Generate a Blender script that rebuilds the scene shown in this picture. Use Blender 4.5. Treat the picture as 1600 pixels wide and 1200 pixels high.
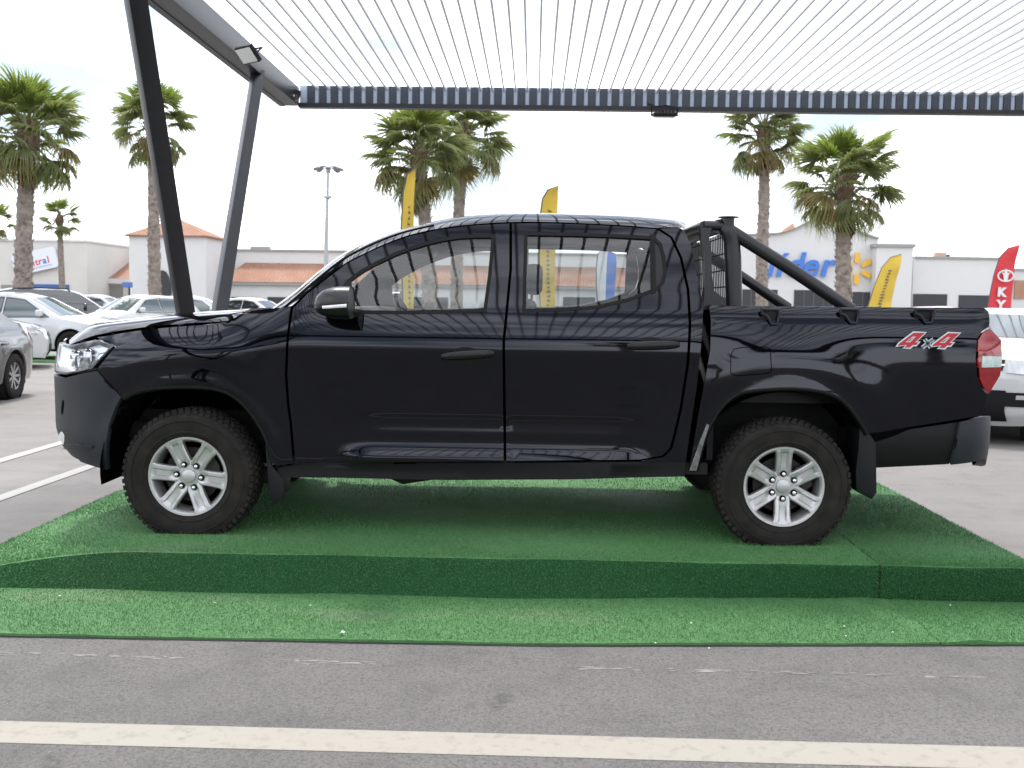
import bpy, bmesh, math, random
import numpy as np
from mathutils import Vector, Matrix
from mathutils.geometry import delaunay_2d_cdt

for o in list(bpy.data.objects):
    bpy.data.objects.remove(o)
scn = bpy.context.scene
COL = scn.collection
R = math.radians
random.seed(7)
RNG = np.random.default_rng(7)

# ------------------------------------------------------------------ camera
CAMZ = 1.47
FPX = 1628.0
YAW, PITCH, ROLL = R(1.12), R(4.5), R(0.8)
cam_d = bpy.data.cameras.new('camera')
cam = bpy.data.objects.new('camera', cam_d)
COL.objects.link(cam)
scn.camera = cam
CAM_ROT = Matrix.Rotation(YAW, 4, 'Z') @ Matrix.Rotation(math.pi / 2 - PITCH, 4, 'X') @ Matrix.Rotation(ROLL, 4, 'Z')
cam.matrix_world = Matrix.Translation((0, 0, CAMZ)) @ CAM_ROT
cam_d.sensor_width = 36.0
cam_d.lens = 36.0 * FPX / 1600.0
cam_d.clip_start = 0.05
cam_d.clip_end = 3000
cam_d.dof.use_dof = True
cam_d.dof.focus_distance = 5.75
cam_d.dof.aperture_fstop = 5.0

# ------------------------------------------------------------------ world, sun, exposure
SUN_EL, SUN_AZ = R(62), R(-25)      # sun high beyond the truck, veiled by thin cloud
world = bpy.data.worlds.new('World')
scn.world = world
world.use_nodes = True
wn = world.node_tree
wn.nodes.clear()
w_out = wn.nodes.new('ShaderNodeOutputWorld')
w_bg = wn.nodes.new('ShaderNodeBackground')
w_sky = wn.nodes.new('ShaderNodeTexSky')
w_sky.sky_type = 'NISHITA'
w_sky.sun_disc = False
w_sky.sun_elevation = SUN_EL
w_sky.sun_rotation = SUN_AZ
w_sc = wn.nodes.new('ShaderNodeVectorMath'); w_sc.operation = 'SCALE'; w_sc.inputs['Scale'].default_value = 0.05
w_tc = wn.nodes.new('ShaderNodeTexCoord')
w_map = wn.nodes.new('ShaderNodeMapping'); w_map.inputs['Scale'].default_value = (1.0, 1.0, 3.2)
w_no = wn.nodes.new('ShaderNodeTexNoise'); w_no.inputs['Scale'].default_value = 2.6
w_no.inputs['Detail'].default_value = 6; w_no.inputs['Roughness'].default_value = 0.55
w_rmp = wn.nodes.new('ShaderNodeValToRGB')
w_rmp.color_ramp.elements[0].position = 0.42; w_rmp.color_ramp.elements[0].color = (0.13, 0.13, 0.13, 1)
w_rmp.color_ramp.elements[1].position = 0.58; w_rmp.color_ramp.elements[1].color = (0.97, 0.97, 0.97, 1)
w_mix = wn.nodes.new('ShaderNodeMix'); w_mix.data_type = 'RGBA'
w_mix.inputs['B'].default_value = (1.0, 1.02, 1.075, 1)
wn.links.new(w_tc.outputs['Generated'], w_map.inputs['Vector'])
wn.links.new(w_map.outputs['Vector'], w_no.inputs['Vector'])
wn.links.new(w_no.outputs['Fac'], w_rmp.inputs['Fac'])
wn.links.new(w_rmp.outputs['Color'], w_mix.inputs['Factor'])
wn.links.new(w_sky.outputs['Color'], w_sc.inputs[0])
wn.links.new(w_sc.outputs['Vector'], w_mix.inputs['A'])
wn.links.new(w_mix.outputs['Result'], w_bg.inputs['Color'])
w_bg.inputs['Strength'].default_value = 1.0
wn.links.new(w_bg.outputs['Background'], w_out.inputs['Surface'])

sun_d = bpy.data.lights.new('sun', 'SUN')
sun_d.energy = 1.5
sun_d.angle = R(10)
sun_d.color = (1.0, 0.96, 0.90)
sun = bpy.data.objects.new('sun', sun_d)
COL.objects.link(sun)
sdir = Vector((math.sin(SUN_AZ) * math.cos(SUN_EL), math.cos(SUN_AZ) * math.cos(SUN_EL), math.sin(SUN_EL)))
sun.rotation_euler = (-sdir).to_track_quat('-Z', 'Y').to_euler()
sun.location = sdir * 60

scn.view_settings.view_transform = 'Standard'
scn.view_settings.look = 'None'
scn.view_settings.gamma = 1
scn.view_settings.use_curve_mapping = False
scn.view_settings.exposure = 1.6
scn.cycles.max_bounces = 10
scn.cycles.transparent_max_bounces = 16
scn.cycles.caustics_reflective = False
scn.cycles.caustics_refractive = False
scn.cycles.use_denoising = True

# ------------------------------------------------------------------ picture -> place
CR = np.array(CAM_ROT.to_3x3())

def ray(px, py):
    d = CR @ np.array([(px - 800.0) / FPX, -(py - 600.0) / FPX, -1.0])
    return d

def at(px, py, Y):
    d = ray(px, py)
    return Vector((d[0] / d[1] * Y, Y, CAMZ + d[2] / d[1] * Y))

def at_ground(px, py, z=0.0):
    d = ray(px, py)
    t = (z - CAMZ) / d[2]
    return Vector((d[0] * t, d[1] * t, z))

# ------------------------------------------------------------------ materials
def srgb(r, g, b):
    f = lambda c: c / 12.92 if c <= 0.04045 else ((c + 0.055) / 1.055) ** 2.4
    return (f(r / 255.0), f(g / 255.0), f(b / 255.0))

MATS = {}
ALB = 0.86

def mat(name, col, rough=0.5, metal=0.0, spec=0.5, coat=0.0, noise=None, bump=None, emit=None):
    """noise=(scale, second colour, low, high); bump=(scale, strength, distance)"""
    if name in MATS:
        return MATS[name]
    m = bpy.data.materials.new(name)
    m.use_nodes = True
    nt = m.node_tree
    p = nt.nodes['Principled BSDF']
    if metal < .5:
        col = tuple(c * ALB for c in col)
        if noise: noise = (noise[0], tuple(c * ALB for c in noise[1]), noise[2], noise[3])
    p.inputs['Base Color'].default_value = (*col, 1)
    p.inputs['Roughness'].default_value = rough
    p.inputs['Metallic'].default_value = metal
    p.inputs['Specular IOR Level'].default_value = spec
    p.inputs['Coat Weight'].default_value = coat
    p.inputs['Coat Roughness'].default_value = 0.02
    tc = nt.nodes.new('ShaderNodeTexCoord')
    if noise:
        n = nt.nodes.new('ShaderNodeTexNoise')
        n.inputs['Scale'].default_value = noise[0]
        n.inputs['Detail'].default_value = 8
        n.inputs['Roughness'].default_value = 0.65
        nt.links.new(tc.outputs['Object'], n.inputs['Vector'])
        r = nt.nodes.new('ShaderNodeMapRange')
        r.inputs['From Min'].default_value = noise[2]
        r.inputs['From Max'].default_value = noise[3]
        nt.links.new(n.outputs['Fac'], r.inputs['Value'])
        mx = nt.nodes.new('ShaderNodeMix'); mx.data_type = 'RGBA'
        mx.inputs['A'].default_value = (*col, 1)
        mx.inputs['B'].default_value = (*noise[1], 1)
        nt.links.new(r.outputs['Result'], mx.inputs['Factor'])
        nt.links.new(mx.outputs['Result'], p.inputs['Base Color'])
    if bump:
        b = nt.nodes.new('ShaderNodeBump')
        b.inputs['Strength'].default_value = bump[1]
        b.inputs['Distance'].default_value = bump[2]
        n2 = nt.nodes.new('ShaderNodeTexNoise')
        n2.inputs['Scale'].default_value = bump[0]
        n2.inputs['Detail'].default_value = 3
        nt.links.new(tc.outputs['Object'], n2.inputs['Vector'])
        nt.links.new(n2.outputs['Fac'], b.inputs['Height'])
        nt.links.new(b.outputs['Normal'], p.inputs['Normal'])
    if emit:
        p.inputs['Emission Color'].default_value = (*emit[0], 1)
        p.inputs['Emission Strength'].default_value = emit[1]
    MATS[name] = m
    return m

def glass_mat(name, tint, ior=1.5, rough=0.0):
    m = bpy.data.materials.new(name)
    m.use_nodes = True
    nt = m.node_tree
    nt.nodes.clear()
    out = nt.nodes.new('ShaderNodeOutputMaterial')
    t = nt.nodes.new('ShaderNodeBsdfTransparent'); t.inputs['Color'].default_value = (*tint, 1)
    g = nt.nodes.new('ShaderNodeBsdfGlossy'); g.inputs['Roughness'].default_value = rough
    f = nt.nodes.new('ShaderNodeFresnel'); f.inputs['IOR'].default_value = ior
    mx = nt.nodes.new('ShaderNodeMixShader')
    # the same reflectance seen from inside and outside a thin pane
    ge = nt.nodes.new('ShaderNodeNewGeometry')
    mr = nt.nodes.new('ShaderNodeMapRange'); mr.inputs['To Min'].default_value = ior; mr.inputs['To Max'].default_value = 1.0 / ior
    nt.links.new(ge.outputs['Backfacing'], mr.inputs['Value']); nt.links.new(mr.outputs['Result'], f.inputs['IOR'])
    nt.links.new(f.outputs['Fac'], mx.inputs['Fac'])
    nt.links.new(t.outputs['BSDF'], mx.inputs[1])
    nt.links.new(g.outputs['BSDF'], mx.inputs[2])
    nt.links.new(mx.outputs['Shader'], out.inputs['Surface'])
    MATS[name] = m
    return m

def ground_mat(name, base, dark, light, speck=0.5):
    m = bpy.data.materials.new(name)
    m.use_nodes = True
    nt = m.node_tree
    L = nt.links.new
    p = nt.nodes['Principled BSDF']
    p.inputs['Roughness'].default_value = 0.9
    p.inputs['Specular IOR Level'].default_value = 0.25
    tc = nt.nodes.new('ShaderNodeTexCoord')
    def noise(scale, detail=6, rough=0.6, sc=None):
        n = nt.nodes.new('ShaderNodeTexNoise')
        n.inputs['Scale'].default_value = scale
        n.inputs['Detail'].default_value = detail
        n.inputs['Roughness'].default_value = rough
        if sc:
            mp = nt.nodes.new('ShaderNodeMapping'); mp.inputs['Scale'].default_value = sc
            L(tc.outputs['Object'], mp.inputs['Vector']); L(mp.outputs['Vector'], n.inputs['Vector'])
        else:
            L(tc.outputs['Object'], n.inputs['Vector'])
        return n
    def ramp(src, a, b):
        r = nt.nodes.new('ShaderNodeMapRange')
        r.inputs['From Min'].default_value = a; r.inputs['From Max'].default_value = b
        L(src, r.inputs['Value']); return r.outputs['Result']
    def mix(fac, a, b):
        x = nt.nodes.new('ShaderNodeMix'); x.data_type = 'RGBA'
        if isinstance(a, tuple): x.inputs['A'].default_value = (*a, 1)
        else: L(a, x.inputs['A'])
        if isinstance(b, tuple): x.inputs['B'].default_value = (*b, 1)
        else: L(b, x.inputs['B'])
        L(fac, x.inputs['Factor']); return x.outputs['Result']
    def scale(src, k):
        x = nt.nodes.new('ShaderNodeMath'); x.operation = 'MULTIPLY'; x.inputs[1].default_value = k
        L(src, x.inputs[0]); return x.outputs[0]
    big = noise(0.55, 6, 0.65, (0.3, 1.5, 1.0))
    mid = noise(3.2, 6, 0.65)
    fine = noise(75, 4, 0.75)
    grit = noise(190, 2, 0.6)
    c = mix(ramp(big.outputs['Fac'], 0.35, 0.68), base, light)
    c = mix(scale(ramp(mid.outputs['Fac'], 0.49, 0.74), 0.5), c, dark)
    c = mix(scale(ramp(fine.outputs['Fac'], 0.46, 0.66), 0.95 * speck), c, dark)
    c = mix(scale(ramp(grit.outputs['Fac'], 0.62, 0.72), 0.9 * speck), c, tuple(min(1, x * 1.9) for x in light))
    # hair cracks
    v = nt.nodes.new('ShaderNodeTexVoronoi'); v.feature = 'DISTANCE_TO_EDGE'; v.inputs['Scale'].default_value = 0.42
    wob = noise(2.3, 5, 0.7)
    add = nt.nodes.new('ShaderNodeMixRGB') if False else nt.nodes.new('ShaderNodeVectorMath')
    add.operation = 'MULTIPLY_ADD'
    L(wob.outputs['Color'], add.inputs[0]); add.inputs[1].default_value = (0.9, 0.9, 0.9)
    L(tc.outputs['Object'], add.inputs[2]); L(add.outputs['Vector'], v.inputs['Vector'])
    cr = nt.nodes.new('ShaderNodeMapRange')
    cr.inputs['From Min'].default_value = 0.004; cr.inputs['From Max'].default_value = 0.0
    L(v.outputs['Distance'], cr.inputs['Value'])
    gate = ramp(noise(0.8, 3).outputs['Fac'], 0.5, 0.62)
    mul = nt.nodes.new('ShaderNodeMath'); mul.operation = 'MULTIPLY'
    L(cr.outputs['Result'], mul.inputs[0]); L(gate, mul.inputs[1])
    c = mix(scale(mul.outputs[0], 0.55), c, tuple(x * 0.45 for x in dark))
    # small oil spots
    v2 = nt.nodes.new('ShaderNodeTexVoronoi'); v2.inputs['Scale'].default_value = 0.9
    L(add.outputs['Vector'], v2.inputs['Vector'])
    sp = nt.nodes.new('ShaderNodeMapRange'); sp.inputs['From Min'].default_value = 0.10; sp.inputs['From Max'].default_value = 0.03
    L(v2.outputs['Distance'], sp.inputs['Value'])
    c = mix(scale(sp.outputs['Result'], 0.5), c, tuple(x * 0.55 for x in dark))
    L(c, p.inputs['Base Color'])
    b = nt.nodes.new('ShaderNodeBump'); b.inputs['Strength'].default_value = 0.8; b.inputs['Distance'].default_value = 0.008
    L(fine.outputs['Fac'], b.inputs['Height']); L(b.outputs['Normal'], p.inputs['Normal'])
    MATS[name] = m
    return m

def paint_line_mat(name, col, under, lo, hi, sc=18.0):
    return mat(name, col, 0.85, spec=0.25, noise=(sc, under, lo, hi), bump=(160, 0.4, 0.004))

M_ASPH_SHADED = ground_mat('asphalt', (0.138, 0.132, 0.127), (0.078, 0.075, 0.072), (0.172, 0.164, 0.157), 0.95)  # near ground tone with the canopy shade put into its colour
M_LOT = ground_mat('pale_asphalt', (0.190, 0.179, 0.170), (0.140, 0.132, 0.126), (0.240, 0.226, 0.214), 0.35)
M_LINE = paint_line_mat('cream_paint', (0.375, 0.350, 0.305), (0.23, 0.215, 0.19), 0.52, 0.85)
M_LINEW = paint_line_mat('white_paint', (0.42, 0.41, 0.39), (0.31, 0.30, 0.285), 0.55, 0.85)
M_BLACK = mat('black_plastic', (0.007, 0.007, 0.0085), 0.5, spec=0.25, bump=(300, 0.15, 0.002))
M_DARK = mat('underbody', (0.008, 0.008, 0.008), 0.85, noise=(6, (0.03, 0.025, 0.02), 0.55, 0.8))
M_BUMP = mat('charcoal_plastic', (0.017, 0.020, 0.027), 0.5, spec=0.3, noise=(5, (0.025, 0.028, 0.036), 0.4, 0.8), bump=(420, 0.12, 0.001))
M_PAINT = mat('black_car_paint', (0.0010, 0.0010, 0.0022), 0.03, spec=0.43, bump=(2.2, 0.012, 0.012))
M_PAINT.node_tree.nodes['Principled BSDF'].inputs['Specular Tint'].default_value = (0.86, 0.90, 1.0, 1)
M_GLASS = glass_mat('window_glass', (0.78, 0.82, 0.82), 1.75)
M_RUB = mat('rubber_trim', (0.004, 0.004, 0.004), 0.5, spec=0.2)
M_TYRE = mat('tyre_rubber', (0.014, 0.012, 0.011), 0.82, spec=0.25, noise=(9, (0.036, 0.030, 0.026), 0.42, 0.8), bump=(60, 0.35, 0.003))
M_ALU = mat('silver_alloy', (0.50, 0.50, 0.50), 0.36, metal=0.7, noise=(14, (0.38, 0.37, 0.36), 0.5, 0.9))
M_ALUD = mat('dark_alloy', (0.20, 0.19, 0.18), 0.5, metal=0.6)
M_CHROME = mat('chrome', (0.80, 0.80, 0.82), 0.08, metal=1.0)
M_RUST = mat('brake_iron', (0.035, 0.03, 0.027), 0.6, metal=0.4)
M_STEEL = mat('charcoal_steel', (0.013, 0.014, 0.018), 0.42, spec=0.4, noise=(3, (0.02, 0.022, 0.027), 0.45, 0.8), bump=(40, 0.1, 0.002))
M_SLAT = mat('pale_slat', (0.66, 0.67, 0.68), 0.5)
M_FASC = mat('blue_grey_fascia', (0.028, 0.038, 0.058), 0.4, noise=(4, (0.038, 0.05, 0.072), 0.4, 0.8))
M_FASCL = mat('pale_fascia', (0.50, 0.58, 0.70), 0.5)
M_WHITE = mat('white_stucco', (0.74, 0.735, 0.72), 0.9, noise=(0.35, (0.66, 0.655, 0.64), 0.45, 0.75))
M_CREAM = mat('cream_stucco', (0.70, 0.675, 0.63), 0.9, noise=(0.3, (0.62, 0.60, 0.565), 0.45, 0.75))
M_TRIM = mat('grey_trim', (0.36, 0.36, 0.335), 0.9)
M_OPEN = mat('dark_opening', (0.035, 0.036, 0.042), 0.5)
M_RECESS = mat('recess_shade', (0.30, 0.28, 0.26), 0.9)  # shade of the recesses painted as one flat beige

def tile_mat():
    m = mat('terracotta_tile', (0.33, 0.165, 0.105), 0.85, noise=(0.7, (0.39, 0.225, 0.16), 0.4, 0.7))
    nt = m.node_tree
    p = nt.nodes['Principled BSDF']
    tc = nt.nodes.new('ShaderNodeTexCoord')
    w = nt.nodes.new('ShaderNodeTexWave'); w.inputs['Scale'].default_value = 1.6; w.bands_direction = 'X'
    nt.links.new(tc.outputs['Object'], w.inputs['Vector'])
    b = nt.nodes.new('ShaderNodeBump'); b.inputs['Strength'].default_value = 0.8; b.inputs['Distance'].default_value = 0.06
    nt.links.new(w.outputs['Fac'], b.inputs['Height'])
    nt.links.new(b.outputs['Normal'], p.inputs['Normal'])
    return m
M_TILE = tile_mat()

# ------------------------------------------------------------------ mesh helpers
def children_link(o, parent):
    COL.objects.link(o)
    if parent is not None:
        o.parent = parent
    return o

def tag(o, label=None, cat=None, group=None, kind=None):
    if label: o['label'] = label
    if cat: o['category'] = cat
    if group: o['group'] = group
    if kind: o['kind'] = kind
    return o

def empty(name, loc=(0, 0, 0), rz=0.0, parent=None):
    o = bpy.data.objects.new(name, None)
    o.empty_display_size = 0.2
    o.location = loc
    o.rotation_euler = (0, 0, rz)
    return children_link(o, parent)

def inst(name, mesh, parent=None, matrix=None):
    o = bpy.data.objects.new(name, mesh)
    children_link(o, parent)
    if matrix is not None:
        o.matrix_local = matrix
    return o

class MB:
    def __init__(self):
        self.v = []; self.f = []; self.mi = []; self.cur = 0
    def add(self, vs, fs):
        n = len(self.v)
        self.v.extend([tuple(p) for p in vs])
        for f in fs:
            self.f.append(tuple(i + n for i in f)); self.mi.append(self.cur)
        return self
    def box(self, c, s, M=None):
        x, y, z = s[0] / 2, s[1] / 2, s[2] / 2
        vs = [Vector((sx * x, sy * y, sz * z)) for sx in (-1, 1) for sy in (-1, 1) for sz in (-1, 1)]
        if M is not None: vs = [M @ p for p in vs]
        vs = [p + Vector(c) for p in vs]
        return self.add(vs, [(0, 1, 3, 2), (4, 6, 7, 5), (0, 4, 5, 1), (2, 3, 7, 6), (0, 2, 6, 4), (1, 5, 7, 3)])
    def span(self, a, b):
        c = [(a[i] + b[i]) / 2 for i in range(3)]
        return self.box(c, [abs(b[i] - a[i]) for i in range(3)])
    def beam(self, a, b, w, h, up=(0, 0, 1), w2=None, h2=None):
        a, b = Vector(a), Vector(b)
        d = (b - a).normalized()
        u = Vector(up)
        s = d.cross(u)
        if s.length < 1e-5: s = d.cross(Vector((1, 0, 0)))
        s.normalize(); u = s.cross(d).normalized()
        w2 = w if w2 is None else w2; h2 = h if h2 is None else h2
        vs = []
        for p, ww, hh in ((a, w, h), (b, w2, h2)):
            for (i, j) in ((-1, -1), (1, -1), (1, 1), (-1, 1)):
                vs.append(p + s * (i * ww / 2) + u * (j * hh / 2))
        return self.add(vs, [(3, 2, 1, 0), (4, 5, 6, 7), (0, 1, 5, 4), (1, 2, 6, 5), (2, 3, 7, 6), (3, 0, 4, 7)])
    def tube(self, pts, rad, n=10, cap=True):
        pts = [Vector(p) for p in pts]
        if not isinstance(rad, (list, tuple)): rad = [rad] * len(pts)
        vs = []; fs = []
        ref = None
        for i, p in enumerate(pts):
            if i == 0: d = pts[1] - p
            elif i == len(pts) - 1: d = p - pts[i - 1]
            else: d = (pts[i + 1] - p).normalized() + (p - pts[i - 1]).normalized()
            d.normalize()
            if ref is None:
                ref = d.cross(Vector((0.13, 0.31, 0.94)))
                if ref.length < 0.1: ref = d.cross(Vector((1, 0, 0)))
            s = (ref - d * ref.dot(d)).normalized(); ref = s
            u = d.cross(s)
            for k in range(n):
                a = 2 * math.pi * k / n
                vs.append(p + (s * math.cos(a) + u * math.sin(a)) * rad[i])
        for i in range(len(pts) - 1):
            for k in range(n):
                k2 = (k + 1) % n
                fs.append((i * n + k, i * n + k2, (i + 1) * n + k2, (i + 1) * n + k))
        if cap:
            fs.append(tuple(range(n - 1, -1, -1)))
            fs.append(tuple((len(pts) - 1) * n + k for k in range(n)))
        return self.add(vs, fs)
    def prism(self, poly, a, b, axis='y'):
        """poly: 2-D outline extruded along an axis from a to b"""
        n = len(poly)
        def P(p, t):
            if axis == 'y': return (p[0], t, p[1])
            if axis == 'x': return (t, p[0], p[1])
            return (p[0], p[1], t)
        vs = [P(p, a) for p in poly] + [P(p, b) for p in poly]
        fs = [tuple(range(n)), tuple(range(2 * n - 1, n - 1, -1))]
        fs += [((i + 1) % n, i, n + i, n + (i + 1) % n) for i in range(n)]
        return self.add(vs, fs)
    def lathe(self, prof, n=48, axis='y', a0=0.0):
        """prof: (radius, along-axis) pairs, turned round the axis"""
        vs = []; fs = []
        for (r, h) in prof:
            for k in range(n):
                a = a0 + 2 * math.pi * k / n
                if axis == 'y': vs.append((r * math.cos(a), h, r * math.sin(a)))
                else: vs.append((r * math.cos(a), r * math.sin(a), h))
        for i in range(len(prof) - 1):
            for k in range(n):
                k2 = (k + 1) % n
                fs.append((i * n + k, (i + 1) * n + k, (i + 1) * n + k2, i * n + k2))
        return self.add(vs, fs)
    def grid(self, rows, close=False):
        n = len(rows[0]); vs = [p for r in rows for p in r]; fs = []
        for i in range(len(rows) - 1):
            for k in range(n - 1 + (1 if close else 0)):
                k2 = (k + 1) % n
                fs.append((i * n + k, i * n + k2, (i + 1) * n + k2, (i + 1) * n + k))
        return self.add(vs, fs)
    def mesh(self, name, mats, smooth=False, fix=True):
        me = bpy.data.meshes.new(name)
        me.from_pydata(self.v, [], self.f)
        if not isinstance(mats, (list, tuple)): mats = [mats]
        for m in mats: me.materials.append(m)
        if len(mats) > 1: me.polygons.foreach_set('material_index', self.mi)
        if fix:
            bm = bmesh.new(); bm.from_mesh(me)
            bmesh.ops.recalc_face_normals(bm, faces=bm.faces)
            bm.to_mesh(me); bm.free()
        if smooth is True:
            me.polygons.foreach_set('use_smooth', [True] * len(me.polygons))
        elif smooth:
            me.polygons.foreach_set('use_smooth', [True] * len(me.polygons))
            me.set_sharp_from_angle(angle=R(smooth))
        me.update()
        return me
    def build(self, name, mats, parent=None, smooth=False, bevel=0, fix=True, seg=2):
        me = self.mesh(name, mats, smooth, fix)
        if bevel:
            bm = bmesh.new(); bm.from_mesh(me)
            bmesh.ops.remove_doubles(bm, verts=bm.verts, dist=1e-5)
            ed = [e for e in bm.edges if len(e.link_faces) == 2 and e.calc_face_angle(0) > R(25)]
            bmesh.ops.bevel(bm, geom=ed, offset=bevel, segments=seg, affect='EDGES', profile=0.6, clamp_overlap=True)
            bm.to_mesh(me); bm.free()
            me.polygons.foreach_set('use_smooth', [True] * len(me.polygons))
            me.set_sharp_from_angle(angle=R(40))
        return children_link(bpy.data.objects.new(name, me), parent)

def text_obj(name, body, size, m, parent, M, extrude=0.004, shear=0.0, offset=0.0, align='CENTER', sx=1.0):
    cu = bpy.data.curves.new('t', 'FONT')
    cu.body = body; cu.size = size; cu.extrude = extrude; cu.shear = shear; cu.offset = offset
    cu.align_x = align; cu.align_y = 'CENTER'
    tmp = bpy.data.objects.new('t', cu)
    COL.objects.link(tmp)
    dg = bpy.context.evaluated_depsgraph_get()
    me = bpy.data.meshes.new_from_object(tmp.evaluated_get(dg))
    bpy.data.objects.remove(tmp)
    me.name = name
    me.materials.clear(); me.materials.append(m)
    if sx != 1.0: me.transform(Matrix.Diagonal((sx, 1, 1, 1)))
    return inst(name, me, parent, M)

# text standing upright and facing the camera side (-Y)
FACE = Matrix.Rotation(math.pi / 2, 4, 'X')

def resample(poly, step, closed=True):
    out = []
    n = len(poly)
    for i in range(n if closed else n - 1):
        a = np.array(poly[i]); b = np.array(poly[(i + 1) % n])
        k = max(1, int(math.ceil(np.linalg.norm(b - a) / step)))
        for j in range(k): out.append(tuple(a + (b - a) * j / k))
    if not closed: out.append(tuple(poly[-1]))
    return out

def chaikin(pts, it=2, closed=False):
    """round a polyline a little, keeping its ends"""
    for _ in range(it):
        o = []
        n = len(pts)
        if not closed: o.append(pts[0])
        for i in range(n if closed else n - 1):
            a = np.array(pts[i], float); b = np.array(pts[(i + 1) % n], float)
            o.append(tuple(a * .75 + b * .25)); o.append(tuple(a * .25 + b * .75))
        if not closed: o.append(pts[-1])
        pts = o
    return pts

def inpoly(P, poly):
    P = np.asarray(P); poly = np.asarray(poly)
    x, y = P[:, 0], P[:, 1]
    ins = np.zeros(len(P), bool)
    j = len(poly) - 1
    for i in range(len(poly)):
        xi, yi = poly[i]; xj, yj = poly[j]
        c = ((yi > y) != (yj > y)) & (x < (xj - xi) * (y - yi) / ((yj - yi) if yj != yi else 1e-12) + xi)
        ins ^= c; j = i
    return ins

def area2(poly):
    p = np.array(poly); q = np.roll(p, -1, 0)
    return 0.5 * np.sum(p[:, 0] * q[:, 1] - q[:, 0] * p[:, 1])

def inset(poly, d):
    """move a polygon's outline inward by d"""
    p = np.array(poly, float)
    s = 1.0 if area2(poly) > 0 else -1.0
    a = p - np.roll(p, 1, 0); b = np.roll(p, -1, 0) - p
    na = np.stack([-a[:, 1], a[:, 0]], 1); nb = np.stack([-b[:, 1], b[:, 0]], 1)
    na /= np.maximum(np.linalg.norm(na, axis=1, keepdims=True), 1e-9)
    nb /= np.maximum(np.linalg.norm(nb, axis=1, keepdims=True), 1e-9)
    m = na + nb
    l = np.maximum(np.sum(m * na, 1, keepdims=True), 0.5)
    return [tuple(q) for q in (p + s * d * m / l)]

def dist_to_poly(P, poly):
    P = np.asarray(P); best = np.full(len(P), 1e9)
    for i in range(len(poly)):
        a = np.array(poly[i]); b = np.array(poly[(i + 1) % len(poly)])
        ab = b - a; t = np.clip(((P - a) @ ab) / max(ab @ ab, 1e-12), 0, 1)
        best = np.minimum(best, np.linalg.norm(P - (a + t[:, None] * ab), axis=1))
    return best

def side_panel(name, poly, Wf, m, parent, side=-1, holes=(), step=0.035, thick=0.018, off=0.0, gap=0.0, xs=None, edge=0.004):
    """A body panel: a 2-D outline in (x, z) laid on the surface y = side*W(x, z), with a turned-in rim."""
    poly = inset(poly, gap) if gap else list(poly)
    loops = [resample(poly, step)] + [resample(h, step) for h in holes]
    pts = []; edges = []
    for lp in loops:
        n0 = len(pts)
        pts += lp
        edges += [(n0 + i, n0 + (i + 1) % len(lp)) for i in range(len(lp))]
    P = np.array(loops[0])
    x0, z0 = P.min(0); x1, z1 = P.max(0)
    gx = np.arange(x0 + step / 2, x1, step) if xs is None else np.array(xs)
    gz = np.arange(z0 + step / 2, z1, step)
    G = np.array([(x, z) for x in gx for z in gz]).reshape(-1, 2)
    if len(G):
        k = inpoly(G, loops[0])
        for h in loops[1:]: k &= ~inpoly(G, h)
        for lp in loops:
            if k.any(): k[k] &= dist_to_poly(G[k], lp) > step * 0.45
        pts += [tuple(g) for g in G[k]]
    res = delaunay_2d_cdt([Vector(p) for p in pts], edges, [], 0, 1e-6)
    V = np.array([(p[0], p[1]) for p in res[0]])
    T = np.array([t for t in res[2] if len(t) == 3])
    cen = V[T].mean(1)
    k = inpoly(cen, loops[0])
    for h in loops[1:]: k &= ~inpoly(cen, h)
    T = T[k]
    e = 1e-3
    w = Wf(V[:, 0], V[:, 1]) + off
    dx = (Wf(V[:, 0] + e, V[:, 1]) - Wf(V[:, 0] - e, V[:, 1])) / (2 * e)
    dz = (Wf(V[:, 0], V[:, 1] + e) - Wf(V[:, 0], V[:, 1] - e)) / (2 * e)
    N = np.stack([-dx, np.ones_like(dx), -dz], 1)
    N /= np.linalg.norm(N, axis=1, keepdims=True)
    # turn the outermost few millimetres over, as pressed panel edges are
    X3 = np.stack([V[:, 0], side * w, V[:, 1]], 1)
    N[:, 1] *= side
    verts = [tuple(p) for p in X3]; norms = [tuple(n) for n in N]
    faces = []
    for t in T:
        a, b, c = X3[t[0]], X3[t[1]], X3[t[2]]
        nn = np.cross(b - a, c - a)
        faces.append(tuple(t) if nn @ N[t[0]] > 0 else (t[0], t[2], t[1]))
    # rim
    from collections import defaultdict
    cnt = defaultdict(int); dirn = {}
    for f in faces:
        for i in range(3):
            a, b = f[i], f[(i + 1) % 3]
            cnt[(min(a, b), max(a, b))] += 1; dirn[(min(a, b), max(a, b))] = (a, b)
    rimv = {}
    if thick > 0:
        for key, c in cnt.items():
            if c != 1: continue
            a, b = dirn[key]
            d2 = np.array([V[b][0] - V[a][0], V[b][1] - V[a][1]]); d2 /= max(np.linalg.norm(d2), 1e-9)
            ids = []
            pn = np.cross(X3[b] - X3[a], N[a]); pn /= max(np.linalg.norm(pn), 1e-9)
            for i in (a, b):
                n0 = len(verts)
                verts.append(verts[i]); mixn = N[i] * 0.6 + pn * 0.8; norms.append(tuple(mixn / np.linalg.norm(mixn)))
                q = X3[i] - N[i] * thick
                verts.append(tuple(q)); norms.append(tuple(pn))
                ids.append(n0)
            faces.append((ids[1], ids[0], ids[0] + 1, ids[1] + 1))
    me = bpy.data.meshes.new(name)
    me.from_pydata(verts, [], faces)
    me.materials.append(m)
    me.polygons.foreach_set('use_smooth', [True] * len(faces))
    me.update()
    me.normals_split_custom_set_from_vertices(norms)
    return children_link(bpy.data.objects.new(name, me), parent)

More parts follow.
